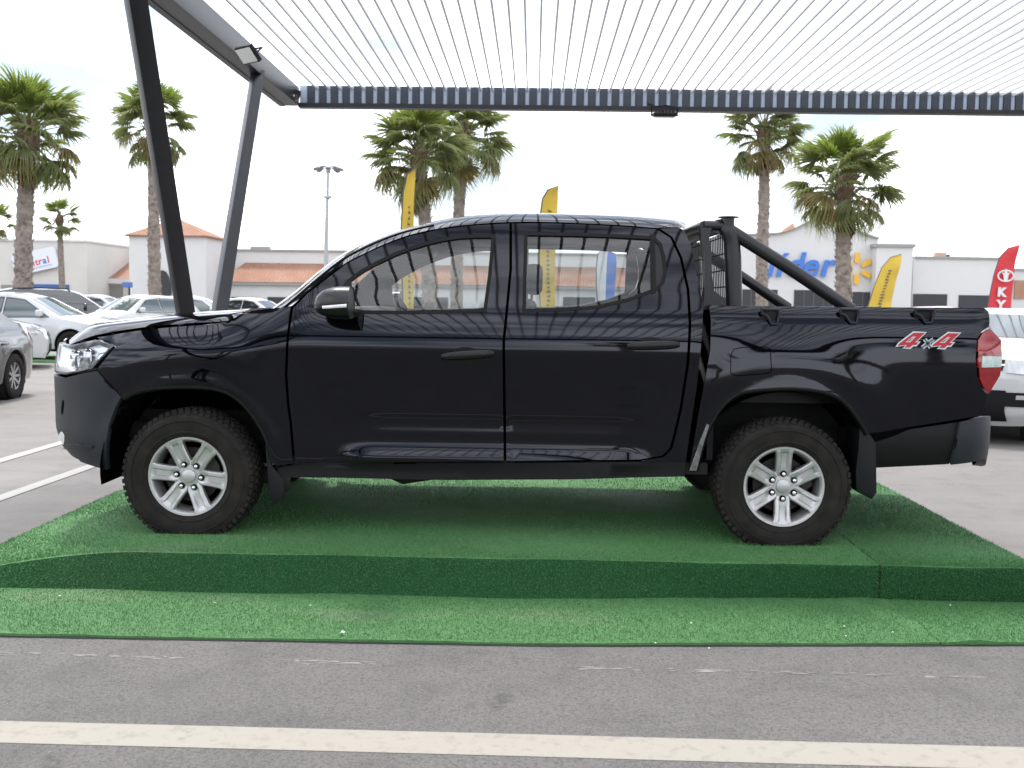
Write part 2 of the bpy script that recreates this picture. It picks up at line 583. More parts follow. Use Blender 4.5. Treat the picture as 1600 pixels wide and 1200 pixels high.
def pchip(xs, ys):
    xs = np.array(xs, float); ys = np.array(ys, float)
    h = np.diff(xs); d = np.diff(ys) / h
    m = np.zeros_like(xs)
    m[0], m[-1] = d[0], d[-1]
    for i in range(1, len(xs) - 1):
        m[i] = (d[i - 1] * h[i] + d[i] * h[i - 1]) / (h[i] + h[i - 1])
    def f(x):
        x = np.clip(np.asarray(x, float), xs[0], xs[-1])
        i = np.clip(np.searchsorted(xs, x) - 1, 0, len(h) - 1)
        t = (x - xs[i]) / h[i]
        return ((1 + 2 * t) * (1 - t) ** 2 * ys[i] + t * (1 - t) ** 2 * h[i] * m[i]
                + t * t * (3 - 2 * t) * ys[i + 1] + t * t * (t - 1) * h[i] * m[i + 1])
    return f

def smooth01(t):
    t = np.clip(t, 0, 1)
    return t * t * (3 - 2 * t)

# ================================================================== the ground
def sheet(name, pts, z, m, kind='structure'):
    mb = MB(); mb.add([(p[0], p[1], z) for p in pts], [tuple(range(len(pts)))])
    o = mb.build(name, m)
    return tag(o, kind=kind)

sheet('ground', [(-900, -500), (900, -500), (900, 1500), (-900, 1500)], 0.0, M_LOT)
sheet('road', [(-90, -75), (90, -75), (90, 4.75), (-90, 4.75)], 0.004, M_ASPH_SHADED)  # separate darker near sheet, shade painted in; extended back to darken reflections

def strip(name, a, b, w, z, m, label):
    a, b = Vector(a), Vector(b)
    d = (b - a); d.z = 0; d.normalize(); s = Vector((-d.y, d.x, 0)) * w / 2
    n = 60
    rows = []
    for i in range(n + 1):
        p = a.lerp(b, i / n)
        j = [random.uniform(-0.0035, 0.0035) for _ in range(2)]
        rows.append([p - s * (1 + j[0] / w), p + s * (1 + j[1] / w)])
    mb = MB(); mb.grid([[(q.x, q.y, z) for q in r] for r in rows])
    o = mb.build(name, m)
    tag(o, label, 'road marking', kind='structure')
    return o

g0, g1 = at_ground(0, 1145), at_ground(1600, 1187)
dd = (g1 - g0).normalized()
g_w = (at_ground(800, 1156.5) - at_ground(800, 1192)).length
strip('painted_line', g0 - dd * 12, g1 + dd * 14, g_w, 0.0055, M_LINE, 'broad cream line painted across the asphalt in the foreground')
M_FADE = paint_line_mat('worn_paint', (0.22, 0.212, 0.205), (0.34, 0.33, 0.32), 0.42, 0.60, 7.0)
f0, f1 = at_ground(0, 1023), at_ground(1600, 1062)
wl_ = MB()
wd_ = (f1 - f0).normalized(); wn_ = Vector((-wd_.y, wd_.x, 0))
for i in range(230):                                  # what is left of an old line: chips of paint
    u = random.uniform(-.25, 1.25)
    if math.sin(u * 23) + math.sin(u * 9.1 + 1) < -.35: continue
    p = f0.lerp(f1, u) + wn_ * random.gauss(0, .010)
    l_, w_ = random.uniform(.006, .055), random.uniform(.002, .008)
    n_ = 6
    wl_.add([(p + wd_ * (l_ * math.cos(a) * random.uniform(.6, 1.1)) + wn_ * (w_ * math.sin(a) * random.uniform(.6, 1.3))) + Vector((0, 0, .0044 + i * .000008)) for a in np.linspace(0, 2 * math.pi, n_, endpoint=False)], [tuple(range(n_))])
tag(wl_.build('worn_line', M_FADE), 'scattered chips of an almost worn away line beside the green carpet', 'road marking', kind='stuff')
for (a, b, lab) in (((-60, 738), (83, 696), 'short white parking bay line nearer the parked grey sedan'),
                    ((-60, 800), (136, 731), 'white parking bay line running behind the pickup front bumper')):
    A, B = at_ground(*a), at_ground(*b)
    B = B + (B - A) * 1.6
    strip('parking_line', A, B, 0.12, 0.005, M_LINEW, lab)

# ================================================================== display platform with artificial turf
PZ, PY0, PY1 = 0.192, 5.13, 7.72
PX0, PX1, PXS = -3.13, 2.53, 1.745
def plat_z(x):
    t = np.clip((np.asarray(x, float) - PX0) / 1.25, 0, 1)
    return PZ * np.sin(t * math.pi / 2) ** 0.9

def turf_mat(name, a, b, c):
    m = bpy.data.materials.new(name); m.use_nodes = True
    nt = m.node_tree; L = nt.links.new
    p = nt.nodes['Principled BSDF']; p.inputs['Roughness'].default_value = 0.75; p.inputs['Specular IOR Level'].default_value = 0.25
    tc = nt.nodes.new('ShaderNodeTexCoord')
    def nz(s, d=5, sc=(1, 1, 1)):
        mp = nt.nodes.new('ShaderNodeMapping'); mp.inputs['Scale'].default_value = sc
        n = nt.nodes.new('ShaderNodeTexNoise'); n.inputs['Scale'].default_value = s; n.inputs['Detail'].default_value = d
        L(tc.outputs['Object'], mp.inputs['Vector']); L(mp.outputs['Vector'], n.inputs['Vector']); return n.outputs['Fac']
    def rg(s, lo, hi):
        r = nt.nodes.new('ShaderNodeMapRange'); r.inputs['From Min'].default_value = lo; r.inputs['From Max'].default_value = hi
        L(s, r.inputs['Value']); return r.outputs['Result']
    def mx(f, A, B):
        x = nt.nodes.new('ShaderNodeMix'); x.data_type = 'RGBA'
        for k, v in (('A', A), ('B', B)):
            if isinstance(v, tuple): x.inputs[k].default_value = (*v, 1)
            else: L(v, x.inputs[k])
        L(f, x.inputs['Factor']); return x.outputs['Result']
    col = mx(rg(nz(90, 3), 0.35, 0.65), a, b)
    # trodden, dusty drifts
    col = mx(rg(nz(1.1, 6, (0.7, 1.8, 1)), 0.56, 0.78), col, c)
    L(col, p.inputs['Base Color'])
    bu = nt.nodes.new('ShaderNodeBump'); bu.inputs['Strength'].default_value = 0.35; bu.inputs['Distance'].default_value = 0.006
    L(nz(160, 3), bu.inputs['Height']); L(bu.outputs['Normal'], p.inputs['Normal'])
    MATS[name] = m
    return m
M_TURF = turf_mat('turf', (0.062, 0.172, 0.058), (0.108, 0.250, 0.094), (0.175, 0.235, 0.145))
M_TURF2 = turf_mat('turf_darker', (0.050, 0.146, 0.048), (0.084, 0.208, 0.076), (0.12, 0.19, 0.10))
M_TURF3 = turf_mat('turf_runner', (0.058, 0.155, 0.054), (0.088, 0.205, 0.078), (0.145, 0.205, 0.12))
M_FACE_SHADE = turf_mat('turf_face_shade', (0.005, 0.050, 0.013), (0.010, 0.078, 0.021), (0.016, 0.068, 0.020))  # platform faces: their shade painted in as a darker green
M_EDGE = mat('carpet_edge', (0.012, 0.016, 0.012), 0.9)

plat = empty('display_platform', (0, 0, 0))
tag(plat, 'low green turf covered display platform carrying the black pickup', 'platform')
def foot_out(x):
    return .11 * smooth01((1.3 - np.asarray(x, float)) / 1.2)
def plat_piece(xa, xb, m, parent):
    xs = np.linspace(xa, xb, 40)
    mb = MB()
    wob = lambda x, k: 0.006 * math.sin(x * 5.1 + k) + 0.004 * math.sin(x * 11.3 + k * 2)
    rows = []
    for x in xs:
        z = float(plat_z(x))
        r = 0.02
        y0 = PY0 + wob(x, 0)
        sec = [(x, y0 - float(foot_out(x)), 0.0), (x, y0, max(z - r, 0)), (x, y0 + r * 0.3, max(z - r * 0.3, 0)), (x, y0 + r, z)]
        for t in np.linspace(0.1, 1, 12):
            sec.append((x, PY0 + (PY1 - PY0) * t, z + 0.004 * math.sin(x * 3 + t * 9)))
        sec.append((x, PY1, 0.0))
        rows.append(sec)
    mb.cur = 1; mb.grid([r[:3] for r in rows]); mb.cur = 0; mb.grid([r[2:] for r in rows])
    n = len(rows[0]); mb.cur = 1
    mb.add(rows[-1], [tuple(range(n))])
    return mb.build('carpet_section', [m, M_FACE_SHADE], parent, smooth=40)
plat_piece(PX0, PXS - 0.004, M_TURF, plat)
plat_piece(PXS + 0.004, PX1, M_TURF2, plat)
seam = MB()
seam.span((PXS - 0.006, PY0 + 0.012, 0.0), (PXS + 0.006, PY1 - 0.02, PZ - 0.004))
seam.build('seam', M_EDGE, plat)

def blades(name, n, fn, m, parent, h=(0.006, 0.012), w=0.0032, seed=1):
    """short artificial grass: every blade one sliver, standing on a surface point with a normal"""
    rng = np.random.default_rng(seed)
    P, N = fn(rng, n)
    n = len(P)
    H = rng.uniform(h[0], h[1], n)[:, None]
    T = rng.normal(size=(n, 3)); T -= N * np.sum(T * N, 1, keepdims=True); T /= np.linalg.norm(T, axis=1, keepdims=True)
    lean = rng.normal(scale=0.45, size=(n, 3))
    tip = P + N * H + lean * H
    V = np.empty((n * 3, 3), np.float32)
    V[0::3] = P - T * w / 2; V[1::3] = P + T * w / 2; V[2::3] = tip
    me = bpy.data.meshes.new(name)
    me.vertices.add(n * 3); me.vertices.foreach_set('co', V.ravel())
    me.loops.add(n * 3); me.loops.foreach_set('vertex_index', np.arange(n * 3, dtype=np.int32))
    me.polygons.add(n)
    me.polygons.foreach_set('loop_start', np.arange(0, n * 3, 3, dtype=np.int32))
    me.polygons.foreach_set('loop_total', np.full(n, 3, np.int32))
    me.materials.append(m); me.update(); me.validate()
    o = children_link(bpy.data.objects.new(name, me), parent)
    o['kind'] = 'stuff'
    return o
def top_fn(xa, xb):
    def fn(rng, n):
        x = rng.uniform(xa, xb, n); y = PY0 + (PY1 - PY0) * rng.uniform(0, 1, n) ** 1.35
        z = plat_z(x); e = 1e-3
        dz = (plat_z(x + e) - plat_z(x - e)) / (2 * e)
        N = np.stack([-dz, np.zeros(n), np.ones(n)], 1); N /= np.linalg.norm(N, axis=1, keepdims=True)
        return np.stack([x, y, z], 1), N
    return fn
def face_fn(xa, xb):
    def fn(rng, n):
        x = rng.uniform(xa, xb, n); z = rng.uniform(0, 1, n) * plat_z(x)
        y = PY0 + 0.006 * np.sin(x * 5.1) + 0.004 * np.sin(x * 11.3) - foot_out(x) * (1 - z / np.maximum(plat_z(x), 1e-4))
        return np.stack([x, y, z], 1), np.tile(np.array([0, -1.0, -0.05]), (n, 1))
    return fn
blades('turf', 150000, top_fn(PX0, PXS), M_TURF, plat, seed=3)
blades('turf', 32000, top_fn(PXS, PX1), M_TURF2, plat, seed=4)
blades('turf', 30000, face_fn(PX0, PXS), M_TURF2, plat, seed=5)  # darker green blades continue the shade painted on the face
blades('turf', 6500, face_fn(PXS, PX1), M_TURF2, plat, seed=6)

# the carpet runner lying on the asphalt in front of it
c0, c1, c2 = at_ground(0, 996), at_ground(850, 1011), at_ground(1600, 1010)
CXS = at_ground(1440, 985).x
def carpet_y(x):
    return np.interp(x, [c0.x - 3, c0.x, c1.x, c2.x, c2.x + 3], [c0.y + 0.05, c0.y, c1.y, c2.y, c2.y])
def carpet_z(x, y):
    return 0.016 + 0.010 * np.exp(-((x - CXS + (y - 4.8) * 0.5) / 0.07) ** 2) + 0.004 * np.sin(x * 2.1 + y * 5) ** 2
runner = empty('carpet_runner', (0, 0, 0))
tag(runner, 'strip of green artificial turf lying on asphalt along the platform', 'carpet')
def runner_piece(xa, xb, m):
    mb = MB(); rows = []
    for x in np.linspace(xa, xb, 70):
        y0 = float(carpet_y(x)) + random.uniform(-0.004, 0.004)
        ys = [y0, y0] + list(np.linspace(y0 + 0.03, PY0 + 0.02, 10))
        rows.append([(x, y, 0.005 if k == 0 else float(carpet_z(x, y))) for k, y in enumerate(ys)])
    mb.grid(rows)
    return mb.build('carpet_section', m, runner, smooth=50)
runner_piece(-4.3, CXS - 0.0015, M_TURF3)
runner_piece(CXS + 0.0015, 4.2, M_TURF2)
ed = MB(); rows = []
for x in np.linspace(-4.3, 4.2, 80):
    y0 = float(carpet_y(x))
    rows.append([(x, y0 - 0.010 - random.uniform(0, 0.006), 0.006), (x, y0 + 0.02, 0.012)])
ed.grid(rows); ed.build('backing_edge', M_EDGE, runner)
def run_fn(xa, xb):
    def fn(rng, n):
        x = rng.uniform(xa, xb, n); y0 = carpet_y(x); y = y0 + rng.uniform(0, 1, n) * (PY0 - y0)
        N = np.tile(np.array([0, 0, 1.0]), (n, 1))
        return np.stack([x, y, carpet_z(x, y)], 1), N
    return fn
blades('turf', 90000, run_fn(-3.2, CXS), M_TURF3, runner, h=(.004, .008), w=.0028, seed=8)
blades('turf', 25000, run_fn(CXS, 3.3), M_TURF2, runner, h=(.004, .008), w=.0028, seed=9)
# crumbs and scraps of white litter dropped on the carpet
M_LIT = mat('white_litter', (0.8, 0.8, 0.78), 0.8)
def scrap(p, s, lab, gr=None):
    mb = MB()
    n = 7
    ring = [(p.x + s * random.uniform(.5, 1) * math.cos(a), p.y + s * random.uniform(.5, 1) * math.sin(a), p.z + random.uniform(0, s * .5)) for a in np.linspace(0, 6.28, n, endpoint=False)]
    mb.add(ring + [(p.x, p.y, p.z + s * 0.9)], [(i, (i + 1) % n, n) for i in range(n)] + [tuple(range(n))])
    tag(mb.build('paper_scrap', M_LIT), lab, 'litter', gr)
sp = at_ground(535, 989, 0.03)
scrap(sp, 0.013, 'largest white paper scrap lying on the front green carpet')
for (px, py) in ((93, 931), (335, 942), (485, 946), (1080, 974), (1319, 979), (1322, 994), (1395, 988), (1024, 1005), (1108, 1013), (1485, 946)):
    scrap(at_ground(px, py, 0.028), 0.006, 'tiny white crumb on the front green carpet', 'white crumbs on the green carpet')

# ================================================================== steel canopy
can = empty('canopy', (-4.0, 12.5, 0))
CANO = Vector((-4.0, 12.5, 0))
tag(can, 'open steel canopy of pale slats above the truck on slanted posts', 'canopy')
def cbuild(mb, name, m, bevel=0, smooth=False):
    o = mb.build(name, m, can, bevel=bevel, smooth=smooth)
    o.location = -CANO
    return o
YF = 19.7
corner = at(455, 158, YF)
XL = corner.x
ZB = corner.z - 0.10                 # underside of the steel frame
XR = 12.4
YN = -9.0
fr = MB(); fr.beam((XL - 0.02, YN, ZB + 0.2), (XL - 0.02, YF + 0.1, ZB + 0.2), 0.30, 0.34)
cbuild(fr, 'edge_beam', M_STEEL, 0.012)
fl = MB(); fl.beam((XL - 0.19, YN, ZB + 0.045), (XL - 0.19, YF + 0.1, ZB + 0.045), 0.10, 0.05)
cbuild(fl, 'beam_flange', M_STEEL)
fr = MB(); fr.beam((XR, YN, ZB + 0.2), (XR, YF + 0.1, ZB + 0.2), 0.30, 0.34)
cbuild(fr, 'edge_beam', M_STEEL, 0.012)
fr = MB(); fr.beam((XL - 0.15, YN, ZB + 0.2), (XR + 0.15, YN, ZB + 0.2), 0.3, 0.34)
cbuild(fr, 'edge_beam', M_STEEL, 0.012)
# far fascia: a pale back plate carrying dark profiled ribs over a dark bottom channel
fb = MB(); fb.span((XL + 0.15, YF + 0.06, ZB + 0.06), (XR - 0.15, YF + 0.10, ZB + 0.40))
cbuild(fb, 'fascia_plate', M_FASCL)
fb = MB(); fb.span((XL + 0.15, YF - 0.08, ZB - 0.02), (XR - 0.15, YF + 0.12, ZB + 0.06))
cbuild(fb, 'bottom_channel', M_STEEL)
PIT = 0.2185
rib = MB()
rib.prism([(-0.074, 0.0), (-0.066, -0.03), (0.066, -0.03), (0.074, 0.0)], 0.0, 0.335, axis='z')
rib_me = rib.mesh('fascia_rib', M_FASC)
sl = MB(); sl.span((-0.014, YN + 0.15, 0.0), (0.014, YF + 0.05, 0.034))
slat_me = sl.mesh('slat', M_SLAT)
k = 0
x = XL + 0.36
while x < XR - 0.2:
    inst('fascia_rib', rib_me, can, Matrix.Translation(Vector((x, YF + 0.06, ZB + 0.062)) - CANO))
    inst('slat', slat_me, can, Matrix.Translation(Vector((x + PIT / 2, 0, ZB + 0.33)) - CANO))
    x += PIT
# slanted posts, in pairs that meet at the foot
def vpost(foot, tops, w=0.17):
    for t in tops:
        mb = MB(); f = Vector(foot); t = Vector(t)
        mb.beam(f, t, w, w, up=(0.55, -0.83, 0))
        cbuild(mb, 'post', M_STEEL, 0.008)
    pl = MB(); pl.span((foot[0] - .28, foot[1] - .28, 0.0), (foot[0] + .28, foot[1] + .28, 0.03))
    cbuild(pl, 'base_plate', M_STEEL)
foot = at(316, 640, 12.6); foot.z = 0.0
q = at(212, 0, 9.6); s = (ZB + 0.1) / q.z
p1 = foot.lerp(q, s)
p2 = at(403, 128, 17.2); p2.z = ZB + 0.1
vpost(foot, [p1, p2])
vpost((XL + 0.25, -3.4, 0), [(XL + 0.05, -7.2, ZB + .1), (XL + 0.05, 0.6, ZB + .1)])
vpost((XR - 0.3, 12.6, 0), [(XR, 8.5, ZB + .1), (XR, 17.2, ZB + .1)])
vpost((XR - 0.3, -3.4, 0), [(XR, -7.2, ZB + .1), (XR, 0.6, ZB + .1)])

# floodlights and the security camera ball on the canopy frame
M_LENS = mat('floodlight_glass', (0.85, 0.87, 0.85), 0.15)
def floodlight(name, M, label):
    t = empty(name); t.matrix_world = M
    tag(t, label, 'floodlight', 'floodlights fixed to the canopy')
    b = MB(); b.box((0, 0, 0.02), (0.30, 0.22, 0.05)); b.build('housing', M_BLACK, t, bevel=0.008)
    b = MB(); b.box((0, 0, -0.012), (0.26, 0.18, 0.016)); b.build('lens', M_LENS, t, bevel=0.003)
    b = MB()
    for i in range(6): b.box((-0.11 + i * 0.044, 0, 0.055), (0.008, 0.19, 0.03))
    b.build('cooling_fins', M_BLACK, t)
    b = MB(); b.tube([(-0.17, 0, 0.0), (-0.17, 0, 0.12), (0, 0, 0.14), (0.17, 0, 0.12), (0.17, 0, 0.0)], 0.011, 6); b.build('bracket', M_BLACK, t)
    b = MB(); b.tube([(0, 0.05, 0.05), (-0.1, 0.12, 0.13), (-0.22, 0.1, 0.17)], 0.008, 6); b.build('cable', M_BLACK, t)
d = at(386, 86, 14.4)
floodlight('floodlight', Matrix.Translation(d) @ Matrix.Rotation(R(-38), 4, 'Z') @ Matrix.Rotation(R(-48), 4, 'X') @ Matrix.Scale(1.15, 4), 'white faced floodlight tilted on the left canopy beam')
d = at(1038, 182, YF - 0.15)
floodlight('floodlight', Matrix.Translation(d) @ Matrix.Rotation(R(8), 4, 'X') @ Matrix.Scale(1.4, 4), 'dark floodlight hanging under the far corrugated fascia')
d = at(459, 149, YF - 0.25)
ball = empty('dome_camera', d)
tag(ball, 'small round dome camera at the canopy corner by the fascia', 'camera')
b = MB(); b.lathe([(0.001, -0.115), (0.06, -0.10), (0.105, -0.05), (0.115, 0.0)], 20, 'z'); b.build('dome', mat('dome_glass', (0.02, 0.02, 0.022), 0.05, coat=1), ball, smooth=True)
b = MB(); b.lathe([(0.115, 0.0), (0.13, 0.0), (0.13, 0.08), (0.0, 0.08)], 20, 'z'); b.build('mount', M_BLACK, ball, smooth=30)
b = MB(); b.lathe([(0.001, -0.05), (0.035, -0.03), (0.045, 0.0), (0.03, 0.03)], 14, 'y'); o = b.build('lens_eye', M_LENS, ball, smooth=True); o.location = (0, -0.085, -0.02)

# ================================================================== shops behind the car park
def bbox_px(px0, px1, ytop, Y, depth, base=0.0):
    a, b = at(px0, ytop, Y), at(px1, ytop, Y)
    z = (a.z + b.z) / 2
    return a.x, b.x, z
def building(name, label):
    return tag(empty(name), label, 'building')

# ---- left shop with the tilted sign
bL = building('shop_building', 'cream flat roofed shop with tilted white sign and blue shopfront')
Ya = 80.0
xa, xb, za = bbox_px(-330, 135, 375, Ya, 20)
w = MB(); w.span((xa, Ya, 0), (xb, Ya + 8.5, za)); w.build('wall', M_CREAM, bL)
w = MB(); w.span((xa - .1, Ya - .12, za), (xb + .12, Ya + 8.6, za + .16)); w.build('coping', M_WHITE, bL)
x2, x3 = at(150, 384, 88.4).x, at(206, 384, 88.4).x
w = MB(); w.span((x2 - 6, 88.5, 0), (x3 + 3, 96, za - 0.02)); w.build('wall', M_CREAM, bL)
sx0, sx1 = at(25, 443, Ya).x, at(108, 443, Ya).x
zt, zb_ = at(60, 444, Ya).z, at(60, 459.5, Ya).z
M_BLUE = mat('shop_blue', (0.035, 0.11, 0.33), 0.4)
w = MB(); w.span((sx0, Ya - .12, zb_), (sx1, Ya - .002, zt)); w.build('shopfront', M_BLUE, bL, bevel=.02)
w = MB(); w.span((sx0, Ya - .06, 0), (sx1, Ya - .003, zb_ - .01)); w.build('shop_window', M_OPEN, bL)
M_DIM = mat('dim_sign_print', (0.30, 0.38, 0.52), 0.6)
for (c, ww) in ((57, 9), (90, 7), (29, 3)):
    p = at(c, 451, Ya - .13); w = MB(); w.box((p.x, Ya - .125, p.z), (ww / FPX * Ya, .02, .10)); w.build('faded_lettering', M_DIM, bL)
w = MB(); p = at(2, 445, Ya); p2_ = at(24, 462, Ya); w.span((p.x, Ya - .05, 0), (p2_.x, Ya - .004, p.z)); w.build('doorway', M_RECESS, bL)
M_RED = mat('poster_red', (0.75, 0.10, 0.10), 0.5)
p = at(87, 461, Ya - .2); w = MB(); w.box((p.x, Ya - .18, p.z), (.6, .05, .28)); w.build('red_notice', M_RED, bL, bevel=.02)
# the tilted sign
sg = at(55, 408, Ya - .3)
sign = empty('shop_sign', (sg.x, Ya - .3, sg.z)); sign.rotation_euler = (0, R(-13), 0)
tag(sign, 'tilted white rounded sign with colourful lettering on the cream shop', 'sign')
M_SIGN = mat('sign_white', (0.80, 0.83, 0.88), 0.4)
hw, hh = 1.72, 0.80
def rrect(hw, hh, r, n=5):
    o = []
    for (cx, cy, a0) in ((hw - r, hh - r, 0), (-hw + r, hh - r, 90), (-hw + r, -hh + r, 180), (hw - r, -hh + r, 270)):
        for i in range(n + 1):
            a = R(a0 + 90 * i / n); o.append((cx + r * math.cos(a), cy + r * math.sin(a)))
    return o
w = MB(); w.prism(rrect(hw, hh, .25), -.08, .12); w.build('panel', M_SIGN, sign)
cols = {'y': mat('sign_yellow', (0.85, 0.70, 0.04), .5), 'r': mat('sign_red', (0.72, 0.06, 0.10), .5), 'b': mat('sign_blue', (0.05, 0.17, 0.60), .5)}
xx = -1.28
for ch, c, adv in (('C', 'y', .47), ('e', 'y', .40), ('n', 'r', .40), ('t', 'r', .27), ('r', 'r', .29), ('a', 'b', .40), ('l', 'r', .2)):
    text_obj('letter', ch, 0.72, cols[c], sign, Matrix.Translation((xx + adv / 2, -.085, -.12)) @ FACE, .01, offset=.012); xx += adv
w = MB(); w.box((0.55, -.09, -.52), (1.4, .02, .09)); w.build('small_print', mat('sign_pale_blue', (0.45, 0.58, 0.78), .5), sign)
# lean-to with hipped tile roof beside the sign wall
Yc = 86.0
lt = building('lean_to', 'small tiled lean-to between the cream shop and the white tower')
e0, e1, r0 = at(149, 434.5, Yc - 2), at(204, 434.5, Yc - 2), at(180, 410, Yc + 2.4)
w = MB()
zt = e0.z
w.add([(e0.x, e0.y, zt), (e1.x + 1, e0.y, zt), (e1.x + 1, Yc + 2.4, r0.z), (r0.x, Yc + 2.4, r0.z), (e0.x, Yc + 2.4, zt)], [(0, 1, 2, 3), (0, 3, 4)])
w.build('roof', M_TILE, lt)
w = MB(); w.span((e0.x - .05, e0.y - .03, zt - .42), (e1.x + 1, e0.y + .3, zt - .01)); w.build('eaves', M_WHITE, lt)
w = MB(); w.span((e0.x + .3, e0.y + .32, 0), (e1.x + 1, Yc + 2.3, zt - .03)); w.build('wall', M_CREAM, lt)
for (a, b) in ((136, 149), (167, 190)):
    pa, pb = at(a, 446, Yc - 2), at(b, 466, Yc - 2)
    w = MB(); w.span((max(pa.x, e0.x + .4), e0.y + .26, 0), (max(pb.x, e0.x + .9), e0.y + .318, pa.z)); w.build('doorway', M_RECESS, lt)  # flat slab whose colour stands in for the shaded recess

# ---- tower with pyramid roof
tw = building('tower_building', 'white square tower with terracotta pyramid roof')
Yt = 75.0
tx0, tx1, tz = bbox_px(201, 321, 368, Yt, 5)
w = MB(); w.span((tx0, Yt, 0), (tx1, Yt + 4.6, tz)); w.build('wall', M_WHITE, tw)
ap = at(286, 341, Yt + 2.3)
w = MB(); o_ = .25
zc = tz + .02
A = [(tx0 - o_, Yt - o_, zc), (tx1 + o_, Yt - o_, zc), (tx1 + o_, Yt + 4.6 + o_, zc), (tx0 - o_, Yt + 4.6 + o_, zc)]
rx = (tx0 + tx1) / 2
A += [(rx, Yt + 2.3, ap.z)]
A += [(p[0], p[1], p[2] - .10) for p in A[:4]]
w.add(A, [(0, 1, 4), (1, 2, 4), (2, 3, 4), (3, 0, 4), (0, 5, 6, 1), (1, 6, 7, 2), (2, 7, 8, 3), (3, 8, 5, 0), (5, 8, 7, 6)])
w.build('roof', M_TILE, tw)
p = at(254, 428, Yt - .1); w = MB(); w.prism([(p.x + .62 * math.cos(a), 1.9 + (1.5 if math.sin(a) > 0 else 1.9) * math.sin(a)) for a in np.linspace(0, 6.28, 18)], Yt - .3, Yt - .02); w.build('arched_niche', M_OPEN, tw)

# ---- long low shop row with tiled awning
lr = building('shop_row', 'long low white shop row with terracotta tiled awning behind the pickup')
Yr = 80.0
ra, rb, rz = at(352, 394, Yr), at(1150, 402, Yr), at(700, 396, Yr).z
w = MB(); w.span((ra.x - 2, Yr, 0), (rb.x, Yr + 12, rz)); w.build('wall', M_WHITE, lr)
w = MB(); w.span((ra.x - 2, Yr - .15, rz), (rb.x, Yr + 12.2, rz + .14)); w.build('coping', M_TRIM, lr)
z1, z0 = at(500, 412, Yr).z, at(500, 442, Yr - 2.6).z
w = MB()
ax, bx_ = at(343, 440, Yr - 2.6).x, at(1000, 440, Yr - 2.6).x
w.add([(ax, Yr - 2.6, z0), (bx_, Yr - 2.6, z0), (bx_, Yr - .005, z1), (ax + 1.2, Yr - .005, z1), (ax, Yr - .005, z0)], [(0, 1, 2, 3), (0, 3, 4)])
w.build('awning_roof', M_TILE, lr)
w = MB(); w.span((ax, Yr - 2.55, z0 - .22), (bx_, Yr - 2.3, z0 - .012)); w.build('eaves', M_TRIM, lr)
w = MB(); w.span((ax + .3, Yr - 2.25, 0), (bx_ - .2, Yr - .006, z0 - .03)); w.build('front_wall', M_WHITE, lr)
for (a, b) in ((362, 402), (418, 455), (480, 540), (640, 700), (760, 820), (880, 930)):
    pa, pb = at(a, 464, Yr - 2.3), at(b, 464, Yr - 2.3)
    w = MB(); w.span((pa.x, Yr - 2.32, .2), (pb.x, Yr - 2.252, pa.z)); w.build('window', M_OPEN, lr)
w = MB(); p = at(406, 392, Yr + 1); w.box((p.x, Yr + 1.2, rz + .28), (1.4, .8, .25)); w.build('rooftop_vent', M_TRIM, lr)

# ---- big store on the right with the curved parapet
bs = building('store_building', 'large white store with curved parapet and blue lettering')
Ys = 70.0
def spx(px, py, Y=Ys):
    p = at(px, py, Y); return (p.x, p.z)
top = [spx(1120, 369), spx(1215, 367), spx(1236, 361), spx(1257, 351), spx(1276, 342), spx(1295, 339), spx(1312, 343), spx(1328, 353), spx(1345, 366), spx(1372, 374)]
top = chaikin(top, 2)
poly = [(top[0][0], 0)] + top + [(top[-1][0], 0)]
w = MB(); w.prism(poly, Ys, Ys + 14); w.build('wall', M_WHITE, bs, fix=True)
w = MB()
for i in range(len(top) - 1):
    a, b = top[i], top[i + 1]
    w.beam((a[0], Ys - .06, a[1] + .06), (b[0], Ys - .06, b[1] + .06), .34, .11, up=(0, 0, 1))
w.build('coping', M_TRIM, bs)
p0, p1_ = spx(1218, 363), spx(1242, 352)
w = MB(); w.add([(p0[0], Ys - .3, p0[1] - .05), (p1_[0], Ys - .3, p1_[1] - .25), (p1_[0], Ys + .5, p1_[1] + .2), (p0[0] + .3, Ys + .5, p0[1] + .2)], [(0, 1, 2, 3)]); w.build('roof_tiles', M_TILE, bs)
for (a, b, yt) in ((1160, 1215, 452), (1241, 1302, 453), (1332, 1396, 456)):
    pa, pb = spx(a, yt), spx(b, yt)
    w = MB(); w.span((pa[0], Ys - .05, 0), (pb[0], Ys - .004, pa[1])); w.build('shop_window', M_OPEN, bs)
    w = MB()
    for k_ in range(1, 4):
        x_ = pa[0] + (pb[0] - pa[0]) * k_ / 4; w.span((x_ - .03, Ys - .07, 0), (x_ + .03, Ys - .052, pa[1]))
    w.build('mullions', mat('dark_mullion', (.10, .10, .11), .5), bs)
pr = at(1370, 386, Ys - 1); pr2 = at(1427, 387, Ys - 1)
w = MB(); w.span((pr.x, Ys - 1, 0), (pr2.x, Ys + 10, pr.z)); w.build('pier', M_WHITE, bs)
w = MB(); w.span((pr.x - .12, Ys - 1.12, pr.z + .002), (pr2.x + .12, Ys + 10, pr.z + .22)); w.build('coping', M_TRIM, bs)
